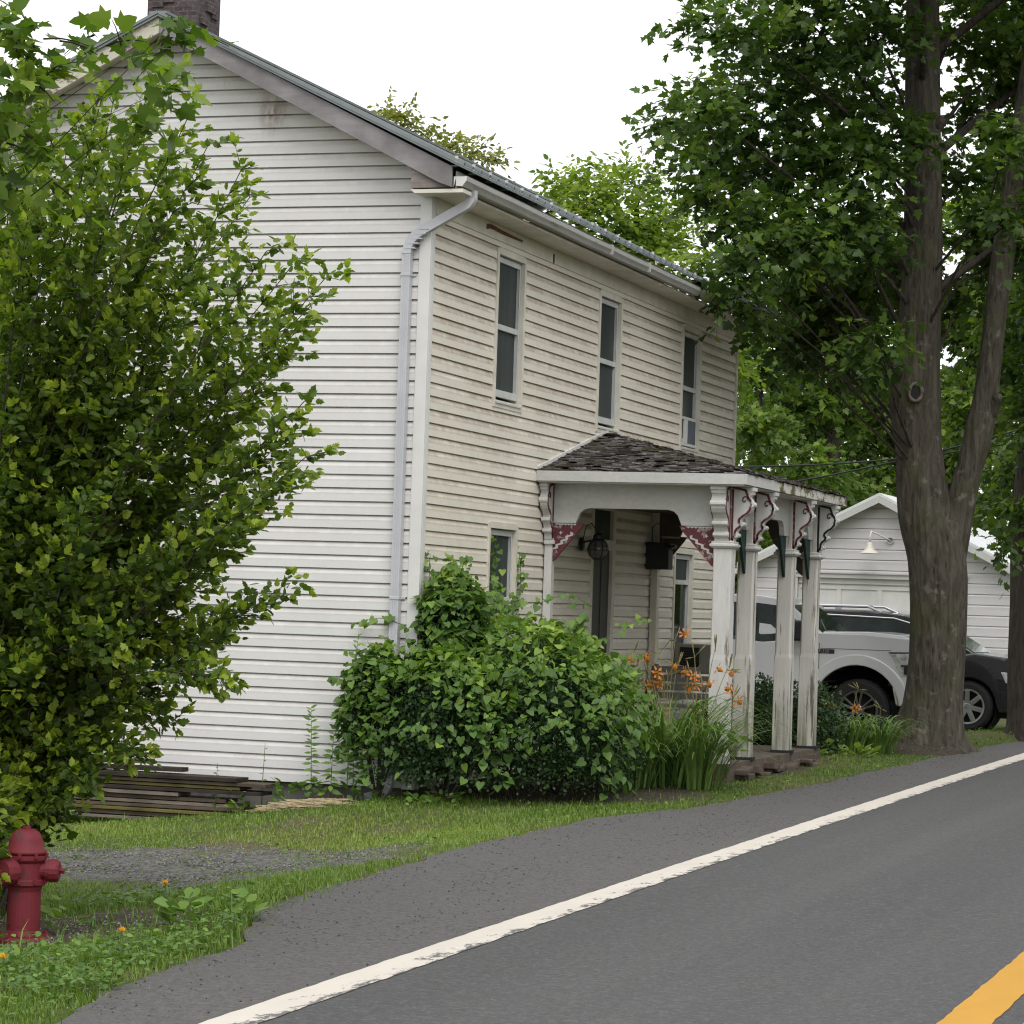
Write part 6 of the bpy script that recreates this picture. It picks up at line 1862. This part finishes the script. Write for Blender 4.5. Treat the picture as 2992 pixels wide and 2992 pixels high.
mb.tube([(cx - .03, 4.98, 2.55), (cx - .04, 4.98, 2.62), (cx, 4.98, 2.655), (cx + .04, 4.98, 2.62), (cx + .03, 4.98, 2.55)], .005, 6)
mb.build('cage', M['black'], ln)
mb = MB(); mb.lathe([(.078, 2.43), (.104, 2.38), (.11, 2.34), (.092, 2.28), (.046, 2.245)], (cx, 4.98, 0), 'Z', 20)
mb.build('glass_globe', simple('smoked_globe', (.10, .095, .085), .2), ln, smooth=True)

# black mailbox on the far half post
mbx = empty('mailbox', (.15, 7.82, 2.2), 'black box hanging on the far wall post of the porch', 'mailbox')
mb = MB(); mb.prism([(.0, 2.19), (.30, 2.19), (.30, 2.43), (.24, 2.49), (.0, 2.50)], 'Y', 7.66, 7.855)
mb.build('box', M['black'], mbx, bevel=.012)
mb = MB(); mb.obox((.155, 7.755, 2.498), (.17, 0, -.008), (0, .115, 0), (0, 0, .008)); mb.build('lid', M['black'], mbx, bevel=.004)
mb = MB(); mb.tube([(.10, 7.64, 2.50), (.10, 7.64, 2.68), (.16, 7.64, 2.74), (.22, 7.64, 2.68), (.22, 7.64, 2.50)], .006, 6); mb.build('hanger', M['black'], mbx)

# through-window air conditioner under the far ground floor window
ac = empty('air_conditioner', (.25, 9.38, .95), 'grey beige air conditioner in the ground floor window past the porch', 'air conditioner')
mb = MB(); mb.box(.045, .52, 9.0, 9.75, .96, 1.31); mb.build('casing', M['ac'], ac, bevel=.012)
mb = MB(); mb.box(.12, .36, 8.985, 8.999, 1.0, 1.27); gl_ = mb.build('side_grille', M['dark_in'], ac)
mb = MB()
for k in range(13):
    mb.box(.12, .36, 8.978, 8.985, 1.004 + k * .02, 1.012 + k * .02)
mb.build('louvre', M['black'], gl_)
mb = MB(); mb.box(.52, .528, 9.05, 9.70, 1.0, 1.27); mb.build('front_grille', M['dark_in'], ac)

# fan unit in the far upper window
fan = empty('window_fan', (.0, 9.48, 3.76), 'white framed fan unit filling the bottom of the far upstairs window', 'fan')
mb = MB()
y0, y1 = 9.09, 9.87
mb.box(-.03, .006, y0, y1, 4.08, 4.115); mb.box(-.03, .006, y0, y1, 3.755, 3.79)
mb.box(-.03, .006, y0, y0 + .03, 3.79, 4.08); mb.box(-.03, .006, y1 - .02, y1, 3.79, 4.08); mb.box(-.03, .006, 9.30, 9.46, 3.79, 4.08)
mb.build('frame', M['white_trim'], fan, bevel=.004)
mb = MB(); mb.box(-.025, -.015, y0 + .03, 9.30, 3.79, 4.08); mb.build('dark_panel', M['dark_in'], fan)
mb = MB(); mb.box(-.022, .002, 9.46, y1 - .02, 3.79, 4.08)
mb.build('blue_panel', simple('slate_blue_panel', (.085, .105, .13), .6), fan)

# slatted bench on the porch
bn_ = empty('porch_bench', (.63, 7.3, .165), 'grey slatted wooden bench at the far end of the porch', 'bench')
mb = MB()
for k in range(4): mb.box(.15, 1.12, 7.05 + k * .11, 7.14 + k * .11, .60, .625)
mb.build('seat', M['bench'], bn_, bevel=.004)
mb = MB()
for k in range(4): mb.obox((.635, 7.53 + k * .018, .72 + k * .10), (.48, 0, 0), (0, .010, 0), (0, .012, .038))
mb.box(.20, .25, 7.52, 7.56, .60, 1.08); mb.box(1.02, 1.07, 7.52, 7.56, .60, 1.08)
mb.build('backrest', M['bench'], bn_, bevel=.003)
for x in (.17, 1.04):
    for y in (7.07, 7.44):
        mb = MB(); mb.box(x, x + .06, y, y + .06, .165, .60); mb.build('leg', M['bench'], bn_, bevel=.004)

# service cables
for (a, b, lb) in (((-3.0, 20, 4.06), (4.5, 20.3, 4.98), 'upper thin cable crossing from the house corner towards the maple'), ((-3.6, 20, 3.42), (5.0, 20.3, 5.55), 'lower cable rising from behind the porch roof to the right')):
    A, B = Vector(a), Vector(b)
    mb = MB(); mb.tube([A.lerp(B, i / 16) - Vector((0, 0, .25 * sin(pi * i / 16))) for i in range(17)], .014, 6)
    tag(mb.build('power_cable', M['cable'], None, smooth=True), lb, 'cable', 'overhead cables beyond the house')
